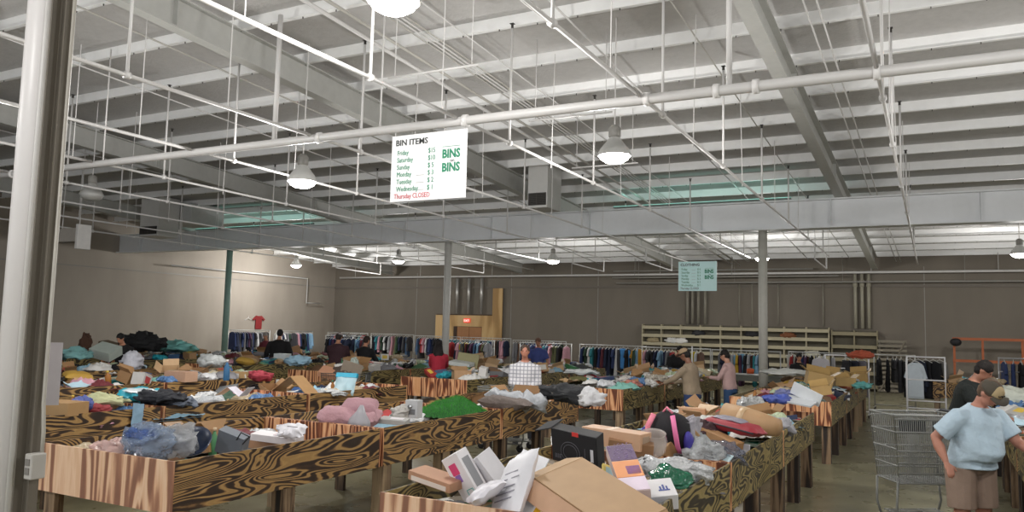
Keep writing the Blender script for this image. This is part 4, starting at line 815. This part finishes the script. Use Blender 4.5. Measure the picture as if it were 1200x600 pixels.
for (p,rz,L,H,desc,st,dk) in RACKS:
    rack((p[0],p[1],0),rz,L,H,mat('b9b9b6',.4,.3),'chrome rail clothes rack: '+desc); dress(None,(p[0],p[1],0),rz,L,H,int(abs(p[0])*31+p[1]),desc,st,dk)
# white and chrome racks at the right
WR=mat('f2f1f4',.35,var=.02)
rack((-.2,21.9,0),.0,.82,1.52,WR,'narrow white clothes rack with ladder rungs','d')
t=thing('rack_ladder','white ladder frame at the foot of narrow white rack','frame',(-.2,21.62,0))
for sx in(-.41,.41): MB().tube([(sx,0,0),(sx,0,1.42)],.022,8).build('upright',WR,t,True)
for z in(.12,.3,.48,.98): MB().tube([(-.41,0,z),(.41,0,z)],.018,8).build('rung',WR,t,True)
for k,(x,g,h,lb) in enumerate([(-.34,'trousers','15151a','black trousers at left on narrow white rack'),(-.16,'long','232a3c','dark navy top at middle of narrow white rack'),(0,'dress','1b1b20','black dress on the narrow white rack'),(.16,'long','17181c','black long sleeved top on narrow white rack'),(.3,'long','6d6a66','taupe top at the right of narrow white rack')]): garment(g,k,h,(-.2+x,21.9,1.52),.9,lb)
garment('shirt',1,'c9d3dc',(-.42,21.66,1.5),PI/2,'pale grey polo shirt facing out on narrow white rack').scale=(1,.88,1.32)
rack((2.3,22.4,0),0,1.9,1.55,mat('c3c3c6',.3,.5),'chrome rack at right behind the bent shopper',True); dress(None,(2.3,22.4,0),0,1.9,1.55,77,'chrome rack at the right edge',.16,3)
rack((-1.95,21.6,0),0,1.0,1.5,WR,'white clothes rack near the end of aisle row',True)
for k,(x,g,h,lb) in enumerate([(-.1,'long','b9b6bb','pale lilac shirt facing out on white rack'),(.5,'trousers','15161c','black trousers in the middle of white rack'),(.66,'trousers','1d2130','navy trousers right on white rack'),(.84,'trousers','6a6870','grey trousers at right end of white rack')]): garment(g,k,h,(-2.45+x,21.55 if k==0 else 21.6,1.5),PI/2 if k==0 else .7,lb)
rack((-.98,24.2,0),0,1.0,1.5,mat('b9b9b6',.4,.3),'dark filled rack beside the slatted pallets'); dress(None,(-.98,24.2,0),0,1.0,1.5,78,'rack beside the slatted pallets',.11,5)
t=lump('orange_jacket','orange jacket thrown over the white rack rail','jacket','b5583f',(-1.62,21.6,1.52),(.3,.14,.1),101,.05,.8)
for k,(x,y,g,h,lb) in enumerate([(815,414,'dress','b8a41e','bright yellow long garment facing out by white post'),(869,414,'shirt','79a9c9','sky blue shirt facing out behind the woman'),(888,416,'long','4a2a26','brown leopard print top facing out near column'),(928,414,'dress','c5c8bf','white sleeveless dress right of the column'),(941,414,'long','4f2b24','rust brown coat right of the white dress'),(540,413,'long','2f7f9b','teal top facing out in middle colourful rack'),(545,406,'shirt','c7b032','yellow shirt facing out in middle colourful rack'),(748,412,'shirt','c08a2a','orange yellow top on the rack left of shopper'),(731,412,'shirt','4b8fd0','bright blue top on the rack left of shopper')]):
    Yr={815:(23.6,1.5),869:(23.2,1.5),888:(23.2,1.5),928:(24.0,1.5),941:(24.0,1.5),540:(25.2,1.5),545:(25.2,1.5),748:(24.6,1.5),731:(24.6,1.5)}[x]; q=atY(x,y,Yr[0]); garment(g,k,h,(q.x,q.y-.03,Yr[1]),PI/2+.1,lb,s=1.3); 
tag(MB().box((0,0,0),(.03,.03,1.6)).build('white_post',WR,None,False,atY(811,428,22.2)+Vector((0,0,0))),'bright white post before the yellow garment','post')
bpy.data.objects['white_post'].location.z=.8
# grey drawers and dark table in the middle distance
def table(loc,rz,w_,d,h,m,label):
    t=thing('work_table',label,'table',loc,rz)
    MB().box((0,0,h-.02),(w_,d,.04)).build('tabletop',m,t,bevel=.004)
    for sx in(-1,1):
        for sy in(-1,1): MB().box((sx*(w_/2-.04),sy*(d/2-.04),(h-.04)/2),(.05,.05,h-.04)).build('leg',m,t)
    MB().box((0,0,.25),(w_-.1,d-.1,.025)).build('lower_shelf',m,t); MB().box((0,-d/2+.03,h-.1),(w_-.1,.02,.12)).build('apron',m,t)
    return t
DG=mat('56584f',.5)
q=atY(768,428,22.2)
t=thing('drawer_cabinet','grey green metal drawer cabinet below the racks','cabinet',(q.x,22.3,0))
MB().box((0,0,.47),(1.5,.5,.9)).build('cabinet_body',mat('596059',.5),t,bevel=.006)
for k,(x,z) in enumerate([(-.36,.72),(.36,.72),(-.36,.3),(.36,.3)]): 
    d=MB().box((x,-.262,z),(.64,.02,.34)).build('drawer',mat('4b524d',.5),t,bevel=.004); MB().box((x,-.28,z+.03),(.4,.015,.15)).build('label_recess',DARK,d)
p=_at(885,440,.92); table((p.x+.1,p.y+.5,0),0,1.6,.9,.92,DG,'dark grey work table left of the right girder column')
tag(MB().lathe([(.09,0),(.1,.12),(.04,.14)],n=14).build('orange_hat',mat('c4572a',.7),None,True,(p.x-.2,p.y+.4,.94)),'orange cap lying on dark grey table','hat')
item('cloth_heap',2,'8e8a5c',(p.x+.4,p.y+.4,.93),(0,0,.3),'pale olive cloth on the dark grey table')
# hats and bags on top of the racks
for k,(x,y,h,lb) in enumerate([(787,395,'d9d9d6','white shoe box on shelving above left rack'),(797,395,'e2e0dc','white cap on shelving beside the white shoe box'),(818,395,'26262a','dark beanie on the shelving'),(880,395,'1e1e22','black wide hat on shelving left of the column'),(923,395,'7a4a2c','brown handbag on the shelving right of column'),(765,403,'a09272','tan bag on the left shelf end'),(952,411,'b7b4a4','cream box on shelf right')]):
    q=atY(x,y,32.0); lv=min([.2+2.0*m_/6 for m_ in range(7)],key=lambda v:abs(v+.1-q.z)); lump('hat' if ('cap' in lb or 'hat' in lb or 'beanie' in lb) else 'bag',lb,'hat' if ('cap' in lb or 'hat' in lb or 'beanie' in lb) else 'bag',h,(q.x,32.08,lv+.1),(.26,.1,.12),120+k,.02,.7)
# ---------------------------------------------------------------- shopping carts
def cart(loc,rz,label,dark=False,L=.86,W_=.52,H=1.14,cells=22,w=.0034):
    m=mat('8b8c89',.5,.1) if not dark else mat('5f615f',.4,.5); t=thing('shopping_cart',label,'shopping cart',loc,rz,None)
    z0,z1=.46 if H<1.2 else .5,H-.04
    def side(y,k0):
        b=MB(); x0b,x0t,x1b,x1t=-L/2+.06,-L/2,L/2-.02,L/2
        for i in range(cells+1):
            f=i/cells; b.tube([(x0b+(x1b-x0b)*f,y*.88,z0),(x0t+(x1t-x0t)*f,y,z1)],w,4)
        for z in (z0,z0+.1,z0+.2,z0+.32,z1-.17,z1-.04,z1):
            f=(z-z0)/(z1-z0); yy=y*(.88+.12*f); b.tube([(x0b+(x0t-x0b)*f,yy,z),(x1b+(x1t-x1b)*f,yy,z)],w*1.9,4)
        return b
    for s_ in(-1,1): side(s_*W_/2,0).build('basket_side',m,t)
    for s_,nm in((-1,'basket_front'),(1,'basket_gate')):
        b=MB(); xb=(-L/2+.06) if s_<0 else L/2-.02; xt=s_*L/2
        for i in range(13): f=i/12*2-1; b.tube([(xb,f*W_*.44,z0),(xt,f*W_*.5,z1)],w,4)
        for k in range(5): f=k/4; b.tube([(xb+(xt-xb)*f,-W_*(.44+.06*f),z0+(z1-z0)*f),(xb+(xt-xb)*f,W_*(.44+.06*f),z0+(z1-z0)*f)],w*1.8,4)
        b.build(nm,m,t)
    b=MB()
    for i in range(13): f=i/12*2-1; b.tube([(-L/2+.06,f*W_*.44,z0),(L/2-.02,f*W_*.44,z0)],w,4)
    for i in range(6): x=-L/2+.1+(L-.2)*i/5; b.tube([(x,-W_*.44,z0),(x,W_*.44,z0)],w*1.5,4)
    b.build('basket_bottom',m,t)
    b=MB()
    for s_ in(-1,1): b.tube([(L/2-.02,s_*W_*.46,z0),(L/2+.02,s_*W_*.5,.5*z0),(L/2-.02,s_*W_*.5,.1)],.013,8).tube([(L/2+.01,s_*W_*.5,z1),(L/2-.02,s_*W_*.48,z0)],.012,8).tube([(-L/2+.05,s_*W_*.42,z0),(-L/2+.04,s_*W_*.4,.25),(-L/2+.07,s_*W_*.36,.12)],.013,8).tube([(-L/2+.08,s_*W_*.34,.12),(L/2-.02,s_*W_*.5,.12)],.013,8)
    b.build('frame',m,t,True)
    b=MB(); 
    for i in range(8): f=i/7*2-1; b.tube([(-L/2+.1,f*W_*.34,.16),(L/2-.04,f*W_*.48,.16)],w,4)
    for k in range(4): x=-L/2+.12+(L-.2)*k/3; b.tube([(x,-W_*.4,.16),(x,W_*.4,.16)],w*1.4,4)
    b.build('lower_rack',m,t)
    MB().tube([(L/2+.05,-W_*.5,H-.02),(L/2+.05,W_*.5,H-.02)],.016,10).tube([(L/2,-W_*.5,z1),(L/2+.05,-W_*.5,H-.02)],.01,6).tube([(L/2,W_*.5,z1),(L/2+.05,W_*.5,H-.02)],.01,6).build('handle',mat('33353a',.5),t,True)
    for sx,sy in((-1,-1),(-1,1),(1,-1),(1,1)):
        x,y=(-L/2+.08,sy*W_*.34) if sx<0 else (L/2-.02,sy*W_*.5)
        q=MB().lathe([(.05,-.013),(.056,-.009),(.056,.009),(.05,.013)],n=18).build('wheel',DARK,t,True,(x-.02,y,.057),(PI/2,0,0)); MB().box((x,y,.1),(.03,.036,.05)).build('caster_fork',m,t)
    return t
a=_at(1030,481,1.2); b_=_at(1117,483,1.2); cx=(a+b_)/2
c_=cart((cx.x,cx.y,0),math.atan2(b_.y-a.y,b_.x-a.x),'empty grey wire shopping cart beside the blue shirted man',L=(b_-a).length-.05,H=1.22,cells=34,w=.005)
b=MB()
for x in(-.17,.17): b.box((x,0,0),(.27,.012,.13))
o=b.build('child_seat_flap',mat('23252b',.5),c_,False,(.0,-.235,1.06)); 
c2=cart((-6.25,11.62,0),.12,'wire shopping cart the plaid shirted man leans on',H=1.04,cells=16,L=.8,W_=.46)
c1=cart((-10.15,12.3,0),.5,'dark wire shopping cart piled with cardboard and clothes',True,H=1.06,cells=18)
boxt('grey_carton','grey flattened carton sticking up from the dark cart',(.4,.02,.4),'8b7f72',(-9.95,12.2,1.05),(.3,.3,.5),(),'cardboard'); lump('cart_clothes','dark brown clothes heaped in the dark cart','clothes','4f433c',(-10.2,12.3,1.0),(.3,.2,.14),140,.07,.8); lump('cart_plastic','pale clear plastic bag upright in the dark cart','bag','9aa39c',(-10.0,12.35,1.1),(.12,.12,.2),141,.06,.2)
boxt('peach_carton','peach carton tipping out of the dark cart',(.36,.3,.1),'b48468',(-10.4,12.1,1.02),(.4,.2,.4))
lump('grey_bag','black ribbed bag in the cart before plaid man','bag','1d1d20',(-6.45,11.6,.7),(.13,.13,.16),142,.03,.7)
# ---------------------------------------------------------------- people
SKIN='b98468'
def remesh(o,vox,disp=0,smooth=2):
    r_=o.modifiers.new('r','REMESH'); r_.mode='VOXEL'; r_.voxel_size=vox; r_.use_smooth_shade=True
    s_=o.modifiers.new('s','SMOOTH'); s_.iterations=smooth; s_.factor=.5
    return o
def person(label,loc,rz,H=1.72,build=1.0,lean=0.0,lhand=None,rhand=None,skin=SKIN,shirt='888888',sleeve='short',pants='2d3a57',shorts=False,shoe='2a2a2a',hair='1c1613',hair_len=0,cap=None,head_pitch=0.3,head_yaw=0,shirt2=None,fine=False,belly=0,hem=.0,knee=0,bald=False,shirtmat=None):
    """faces local +Y. hands given in local metres for a 1.72 m figure"""
    t=thing('person',label,'person',loc,rz); k=H/1.72; vox=.011 if fine else .018
    LR=RX(-lean)     # torso leans forward about the hips
    hip=Vector((0,0,.92))
    def U(x,y,z): return (hip+LR@(Vector((x*build if abs(x)>.02 else x,y,z))-hip))*k
    S_=k
    def ring(c,rx,ry,rot,n=16): return [c+rot@Vector((rx*math.cos(a)*S_,ry*math.sin(a)*S_,0)) for a in [2*PI*q/n for q in range(n)]]
    B=build
    def torso(off,z0,z1,prof):
        rs=[]
        for (z,rx,ry,yo) in prof:
            if z0-1e-6<=z<=z1+1e-6:
                q=U(0,yo,z); rot=LR if z>.95 else Matrix.Identity(3)
                rs.append(ring(q,(rx*B+off),(ry*B+off),rot))
        return rs
    prof=[(.80,.15,.11,-.01),(.86,.165,.12,-.01),(.93,.168,.12,-.005+belly*.15),(1.0,.155,.11+belly*.5,belly*.5),(1.08,.148,.108+belly*.7,belly*.7),(1.16,.155,.11+belly*.45,belly*.45),(1.26,.168,.118+belly*.1,.0),(1.33,.168,.108,-.005),(1.38,.142,.09,-.01),(1.42,.1,.075,-.01),(1.45,.068,.062,-.01),(1.475,.052,.052,-.008)]
    b=MB(); b.loft(torso(0,.8,1.47,prof))
    nk=[U(0,-.012,1.42),U(0,.0,1.485),U(0,.012,1.54)]; b.tube(nk,[.06*k*B,.056*k,.055*k],12)
    hr=RZ(head_yaw)@RX(-lean*.55-head_pitch); hc=nk[-1]+hr@Vector((0,.02,.085))*k
    b.ball(hc+hr@Vector((0,-.008,.02))*k,(.076*k,.096*k,.098*k),20,14,hr); b.ball(hc+hr@Vector((0,.025,-.05))*k,(.056*k,.066*k,.068*k),16,10,hr)
    b.ball(hc+hr@Vector((0,.095,-.02))*k,(.013*k,.02*k,.024*k),8,6,hr); b.ball(hc+hr@Vector((0,.084,-.066))*k,(.026*k,.012*k,.009*k),8,6,hr)
    for s_ in(-1,1): b.ball(hc+hr@Vector((s_*.078,.0,-.008))*k,(.011*k,.022*k,.032*k),8,6,hr)
    arms=[]
    for s_,hand in((-1,lhand),(1,rhand)):
        sh=U(s_*.168,-.005,1.345)
        tgt=Vector(hand)*k if hand is not None else Vector((s_*.27*B,.06,.80))*k
        l1,l2=.285*k,.255*k; d=tgt-sh; D_=min(d.length,(l1+l2)*.985); dn=d.normalized(); tgt=sh+dn*D_
        a=(l1*l1-l2*l2+D_*D_)/(2*D_); h_=math.sqrt(max(0,l1*l1-a*a)); pole=Vector((s_*.55,-.6,-.8)); pole=(pole-dn*pole.dot(dn)).normalized()
        el=sh+dn*a+pole*h_; wr=tgt; arms.append((sh,el,wr))
        b.tube([sh+Vector((-s_*.05,0,.0))*k,sh,sh.lerp(el,.5),el,el.lerp(wr,.35),wr],[.04*k*B,.046*k*B,.044*k*B,.037*k*B,.038*k*B,.026*k],12)
        # hand: palm, four fingers, thumb
        hd=(wr-el).normalized(); side=hd.cross(Vector((0,0,1))); side=side.normalized() if side.length>.1 else Vector((0,1,0)); nn=side.cross(hd).normalized()
        pc=wr+hd*.045*k; rot=Matrix((side,hd,nn)).transposed(); b.ball(pc,(.04*k,.055*k,.018*k),12,8,rot)
        for q,(off,ln) in enumerate(((-.03,.062),(-.011,.075),(.01,.072),(.029,.055))):
            p0=wr+hd*.085*k+side*off*k; p1=p0+hd*ln*.5*k-nn*.008*k; p2=p1+(hd*.4-nn*.55)*ln*.75*k; b.tube([p0-hd*.02*k,p0,p1,p2],[.0105*k,.0105*k,.0095*k,.0075*k],8)
        p0=wr+hd*.03*k-side*s_*.035*k; b.tube([p0,p0+(hd*.6-side*s_*.6)*.035*k,p0+(hd*1.1-side*s_*.6-nn*.3)*.06*k],[.012*k,.0115*k,.009*k],8)
    legs=[]
    for s_ in(-1,1):
        hp=Vector((s_*.088*B,0,.86))*k; kn=Vector((s_*.1*B,.02+knee*.1,.48))*k; an=Vector((s_*.105*B,-.02,.085))*k; legs.append((hp,kn,an))
        b.tube([hp,hp.lerp(kn,.5),kn,kn.lerp(an,.3),an],[.088*k*B,.072*k*B,.052*k*B,.056*k*B,.036*k],12)
        b.ball(Vector((s_*.11*B,.05,.045))*k,(.042*k,.115*k,.038*k),12,8)
    o=b.build('body',mat(skin,.55,var=.08),t,True); remesh(o,vox,0,2)
    # trousers
    b=MB(); b.loft(torso(.012,.8,1.0,prof))
    for hp,kn,an in legs:
        if shorts: b.tube([hp,hp.lerp(kn,.5),kn.lerp(hp,.02)],[.103*k*B,.098*k*B,.092*k*B],14)
        else: b.tube([hp,hp.lerp(kn,.5),kn,an+Vector((0,0,.0))],[.1*k*B,.086*k*B,.07*k*B,.06*k],12)
    o=remesh(b.build('shorts' if shorts else 'trousers',mat(pants,.85,bump=.3),t,True),vox,0,1)
    # shirt
    b=MB(); z0=.86-hem; pf=[(z0,.156,.118+belly*.35,belly*.3)]+[p for p in prof if p[0]>z0+.03 and p[0]<1.46]
    b.loft([ring(U(0,yo,z),rx*B+(.024 if z<1.4 else .012),ry*B+(.024 if z<1.4 else .012),LR if z>.95 else Matrix.Identity(3)) for z,rx,ry,yo in pf])
    for sh,el,wr in arms:
        i_=Vector((-math.copysign(.06,sh.x),0,0))*k
        if sleeve=='short': b.tube([sh+i_,sh,sh.lerp(el,.35),sh.lerp(el,.8)],[.06*k*B,.068*k*B,.068*k*B,.07*k*B],14)
        else: b.tube([sh+i_,sh,sh.lerp(el,.35),el,wr.lerp(el,.04)],[.05*k*B,.06*k*B,.06*k*B,.052*k*B,.042*k],12)
    o=remesh(b.build('shirt',shirtmat or mat(shirt,.85,bump=.35),t,True),vox,0,1)
    dt=o.modifiers.new('d','DISPLACE'); dt.texture=WRINK; dt.strength=.022*k; dt.mid_level=.5
    for s_,(hp,kn,an) in zip((-1,1),legs):
        MB().loft([[Vector((s_*.11*B*k+x*k,y*k,z*k)) for x,z in ((-w_,0),(w_,0),(w_,h_*.6),(w_*.5,h_),(-w_*.5,h_),(-w_,h_*.6))] for y,w_,h_ in ((-.1,.03,.07),(-.06,.043,.11),(.02,.045,.11),(.09,.05,.075),(.15,.045,.06),(.18,.025,.04))]).build('shoe',mat(shoe,.6),t)
    if not bald:
        b=MB(); b.ball(hc+hr@Vector((0,-.018,.03))*k,(.086*k,.1*k,.1*k),18,12,hr,lo=.42); b.ball(hc+hr@Vector((0,-.045,-.005))*k,(.078*k,.07*k,.09*k),16,10,hr)
        if hair_len: b.tube([hc+hr@Vector((0,-.04,.05))*k,hc+Vector((0,-.11,-.1))*k,hc+Vector((0,-.155,-.22))*k,hc+Vector((0,-.17,-.15-hair_len))*k],[(.075*k,.05*k),(.105*k,.07*k),(.125*k,.06*k),(.08*k,.03*k)],14)
        crumple(b,.008,25,3).build('hair',mat(hair,.8,bump=.5),t,True)
    if fine or cap is None:
        for s_ in(-1,1): MB().ball(hc+hr@Vector((s_*.03,.083,.004))*k,(.011*k,.008*k,.007*k),8,6,hr).build('eye',mat('2a211c',.3),t,True)
    if cap:
        q=MB(); q.ball(hc+hr@Vector((0,-.006,.045))*k,(.092*k,.108*k,.085*k),20,14,hr,lo=.45); o=q.build('cap',mat(cap[0],.85,bump=.2),t,True)
        br=MB(); n=10; br.loft([[hc+hr@(Vector((math.sin(a)*rr_,.06+math.cos(a)*rr_*.95,.05-dz-.02*(math.cos(a)*rr_/.1)))*k) for a in [-1.25+2.5*q/n for q in range(n+1)]] for rr_,dz in ((.05,.0),(.12,.0),(.12,.006),(.05,.006))],cap=False,closed=False); br.build('cap_brim',mat(cap[1],.8),o,True)
        if len(cap)>2:
            fp=MB(); fp.ball(hc+hr@Vector((0,.03,.045))*k,(.078*k,.078*k,.08*k),16,12,hr,lo=.48); fp.build('cap_front',mat(cap[2],.85),o,True)
            sq=MB(); sq.tube([hc+hr@Vector((x,.108-abs(x)*.25,.07+.012*math.sin(x*190)))*k for x in [-.035+.007*q for q in range(11)]],.004*k,5); sq.build('cap_emblem',mat('2d2a26',.8),o,True)
    return t
WRINK=bpy.data.textures.new('wrinkles','CLOUDS'); WRINK.noise_scale=.16; WRINK.noise_depth=2
def plaid():
    m=bpy.data.materials.new('plaid'); m.use_nodes=True; N=m.node_tree.nodes; L=m.node_tree.links; b=N['Principled BSDF']; b.inputs['Roughness'].default_value=.85
    tc=N.new('ShaderNodeTexCoord'); sp=N.new('ShaderNodeSeparateXYZ'); L.new(tc.outputs['Object'],sp.inputs[0]); outs=[]
    for ax in(0,2):
        a=N.new('ShaderNodeMath'); a.operation='MULTIPLY'; a.inputs[1].default_value=16; L.new(sp.outputs[ax],a.inputs[0])
        f=N.new('ShaderNodeMath'); f.operation='FRACT'; L.new(a.outputs[0],f.inputs[0]); g=N.new('ShaderNodeMath'); g.operation='LESS_THAN'; g.inputs[1].default_value=.22; L.new(f.outputs[0],g.inputs[0]); outs.append(g)
    mx=N.new('ShaderNodeMath'); mx.operation='MAXIMUM'; L.new(outs[0].outputs[0],mx.inputs[0]); L.new(outs[1].outputs[0],mx.inputs[1])
    rp=ramp(N,[(0,'d9d7db'),(1,'8f9098')]); L.new(mx.outputs[0],rp.inputs[0]); L.new(rp.outputs[0],b.inputs['Base Color']); return m
def look(dx,dy): return math.atan2(-dx,dy)
def P_(label,x,y,dx,dy,H,build,**k): return person(label,(x,y,0),look(dx,dy),H,build,**k)
P_('man in pale blue t-shirt, tan shorts and brown cap holding the cart',.26,8.38,.62,-.58,1.64,1.34,lean=.24,rhand=(.4,.1,.93),lhand=(-.28,.5,1.02),skin='b07a66',shirt='b4c8d6',sleeve='short',pants='8f7a6c',shorts=True,shoe='3a3a3c',hair='5a4636',cap=('4a443a','4a443a','a99672'),head_pitch=.65,fine=True,belly=.075)
P_('dark haired man in black shirt bending over the bins at right',.28,11.7,.9,-.25,1.74,1.35,lean=.32,rhand=(.25,.5,1.0),lhand=(-.2,.45,1.0),skin='a87660',shirt='0f1614',sleeve='long',pants='22242a',hair='17100c',head_pitch=.45)
P_('woman in pale pink sweater and jeans reaching to the bin',-3.75,16.75,-1,.1,1.62,1.08,lean=.1,rhand=(.12,.42,1.1),lhand=(-.12,.42,1.12),shirt='bf9f9c',sleeve='long',pants='2f4c72',hair='15100e',head_pitch=.3,skin='b98a74')
P_('man in beige sweatshirt, pink cap and jeans sorting the bin',-3.9,14.4,-1,.15,1.68,1.15,lean=.14,rhand=(.15,.45,1.05),lhand=(-.15,.5,1.05),shirt='8f7f6b',sleeve='long',pants='263a63',hair='17110e',cap=('9a8468','8a6a62'),head_pitch=.35,skin='7d5542')
P_('person in black long sleeves bending over far bins',-6.3,21.1,.9,-.6,1.7,1.35,lean=.55,rhand=(.2,.5,.98),lhand=(-.2,.5,.98),shirt='0f0f11',sleeve='long',pants='1d1e24',hair='0f0c0b',head_pitch=.1)
P_('smiling man in white plaid shirt leaning on a cart',-6.27,12.36,.4,-.92,1.68,1.25,lean=.22,rhand=(.08,.34,1.02),lhand=(-.12,.34,1.02),shirt='d9d7db',sleeve='long',pants='3a3a40',hair='4a3a30',head_pitch=-.25,skin='bd8069',shirtmat=plaid(),belly=.05)
P_('woman in red top with long dark hair seen from behind',-10.3,15.8,-.5,.86,1.64,1.05,lean=.05,rhand=(.15,.4,1.0),lhand=(-.15,.4,1.0),shirt='b02a3e',sleeve='long',pants='2a2a30',hair='150d0c',hair_len=.3)
P_('person in maroon jacket and pale cap seen from behind',-13.6,16.1,-.4,.9,1.74,1.3,lean=.05,rhand=(.2,.4,.98),lhand=(-.2,.4,.98),shirt='3b2229',sleeve='long',pants='1f1d20',hair='2a2220',cap=('a59a98','8a807e'))
P_('person in black jacket beside the maroon jacket',-13.2,16.7,0,1,1.66,1.3,lean=.05,rhand=(.2,.4,.98),lhand=(-.2,.4,.98),shirt='101013',sleeve='long',pants='151518',hair='2a1c14')
P_('person in black hooded jacket near the far left racks',-16.6,17.1,-.5,.8,1.76,1.4,lean=.05,shirt='131114',sleeve='long',pants='18181b',hair='0f0e0f')
P_('person in maroon top beside the left wall racks',-19.8,19.8,.3,-.9,1.62,1.0,lean=.05,shirt='6a2b36',sleeve='long',pants='23232a',hair='8f8a86')
P_('person in blue vest with arms down by the far racks',-10.2,20.95,.2,-1,1.7,1.15,lean=.05,shirt='3d4a86',sleeve='short',pants='28304a',hair='6a4a3a',skin='a8765e')
P_('dark clad person with black hair by the column racks',-3.2,22.35,.3,-1,1.5,1.1,lean=.1,shirt='17171a',sleeve='long',pants='1d1d22',hair='0d0c0d')
P_('person in black clothes bent low beside left rows',-16.6,12.2,.3,-.9,1.64,1.3,lean=.25,rhand=(.2,.4,.98),lhand=(-.2,.4,.98),shirt='121214',sleeve='long',pants='17171a',hair='0e0d0e')
lump('white_sack','white sack beside the person bent at left','bag','c9c9d2',at(155,424,1.15),(.22,.2,.2),150,.04,.6)
lump('white_bundle','white padded bundle behind the blue shirted man','bundle','c8ccc0',at(1187,466,1.05),(.34,.3,.16),153,.04,.8)
# dark coat and white bag at the far left edge
# dark coat and white bag at the far left edge
lump('white_tote','pale tote bag on the floor under near left bin','bag','b9b4b8',(-5.9,3.75,.2),(.2,.16,.19),152,.03,.6)

print('MISS',MISS)
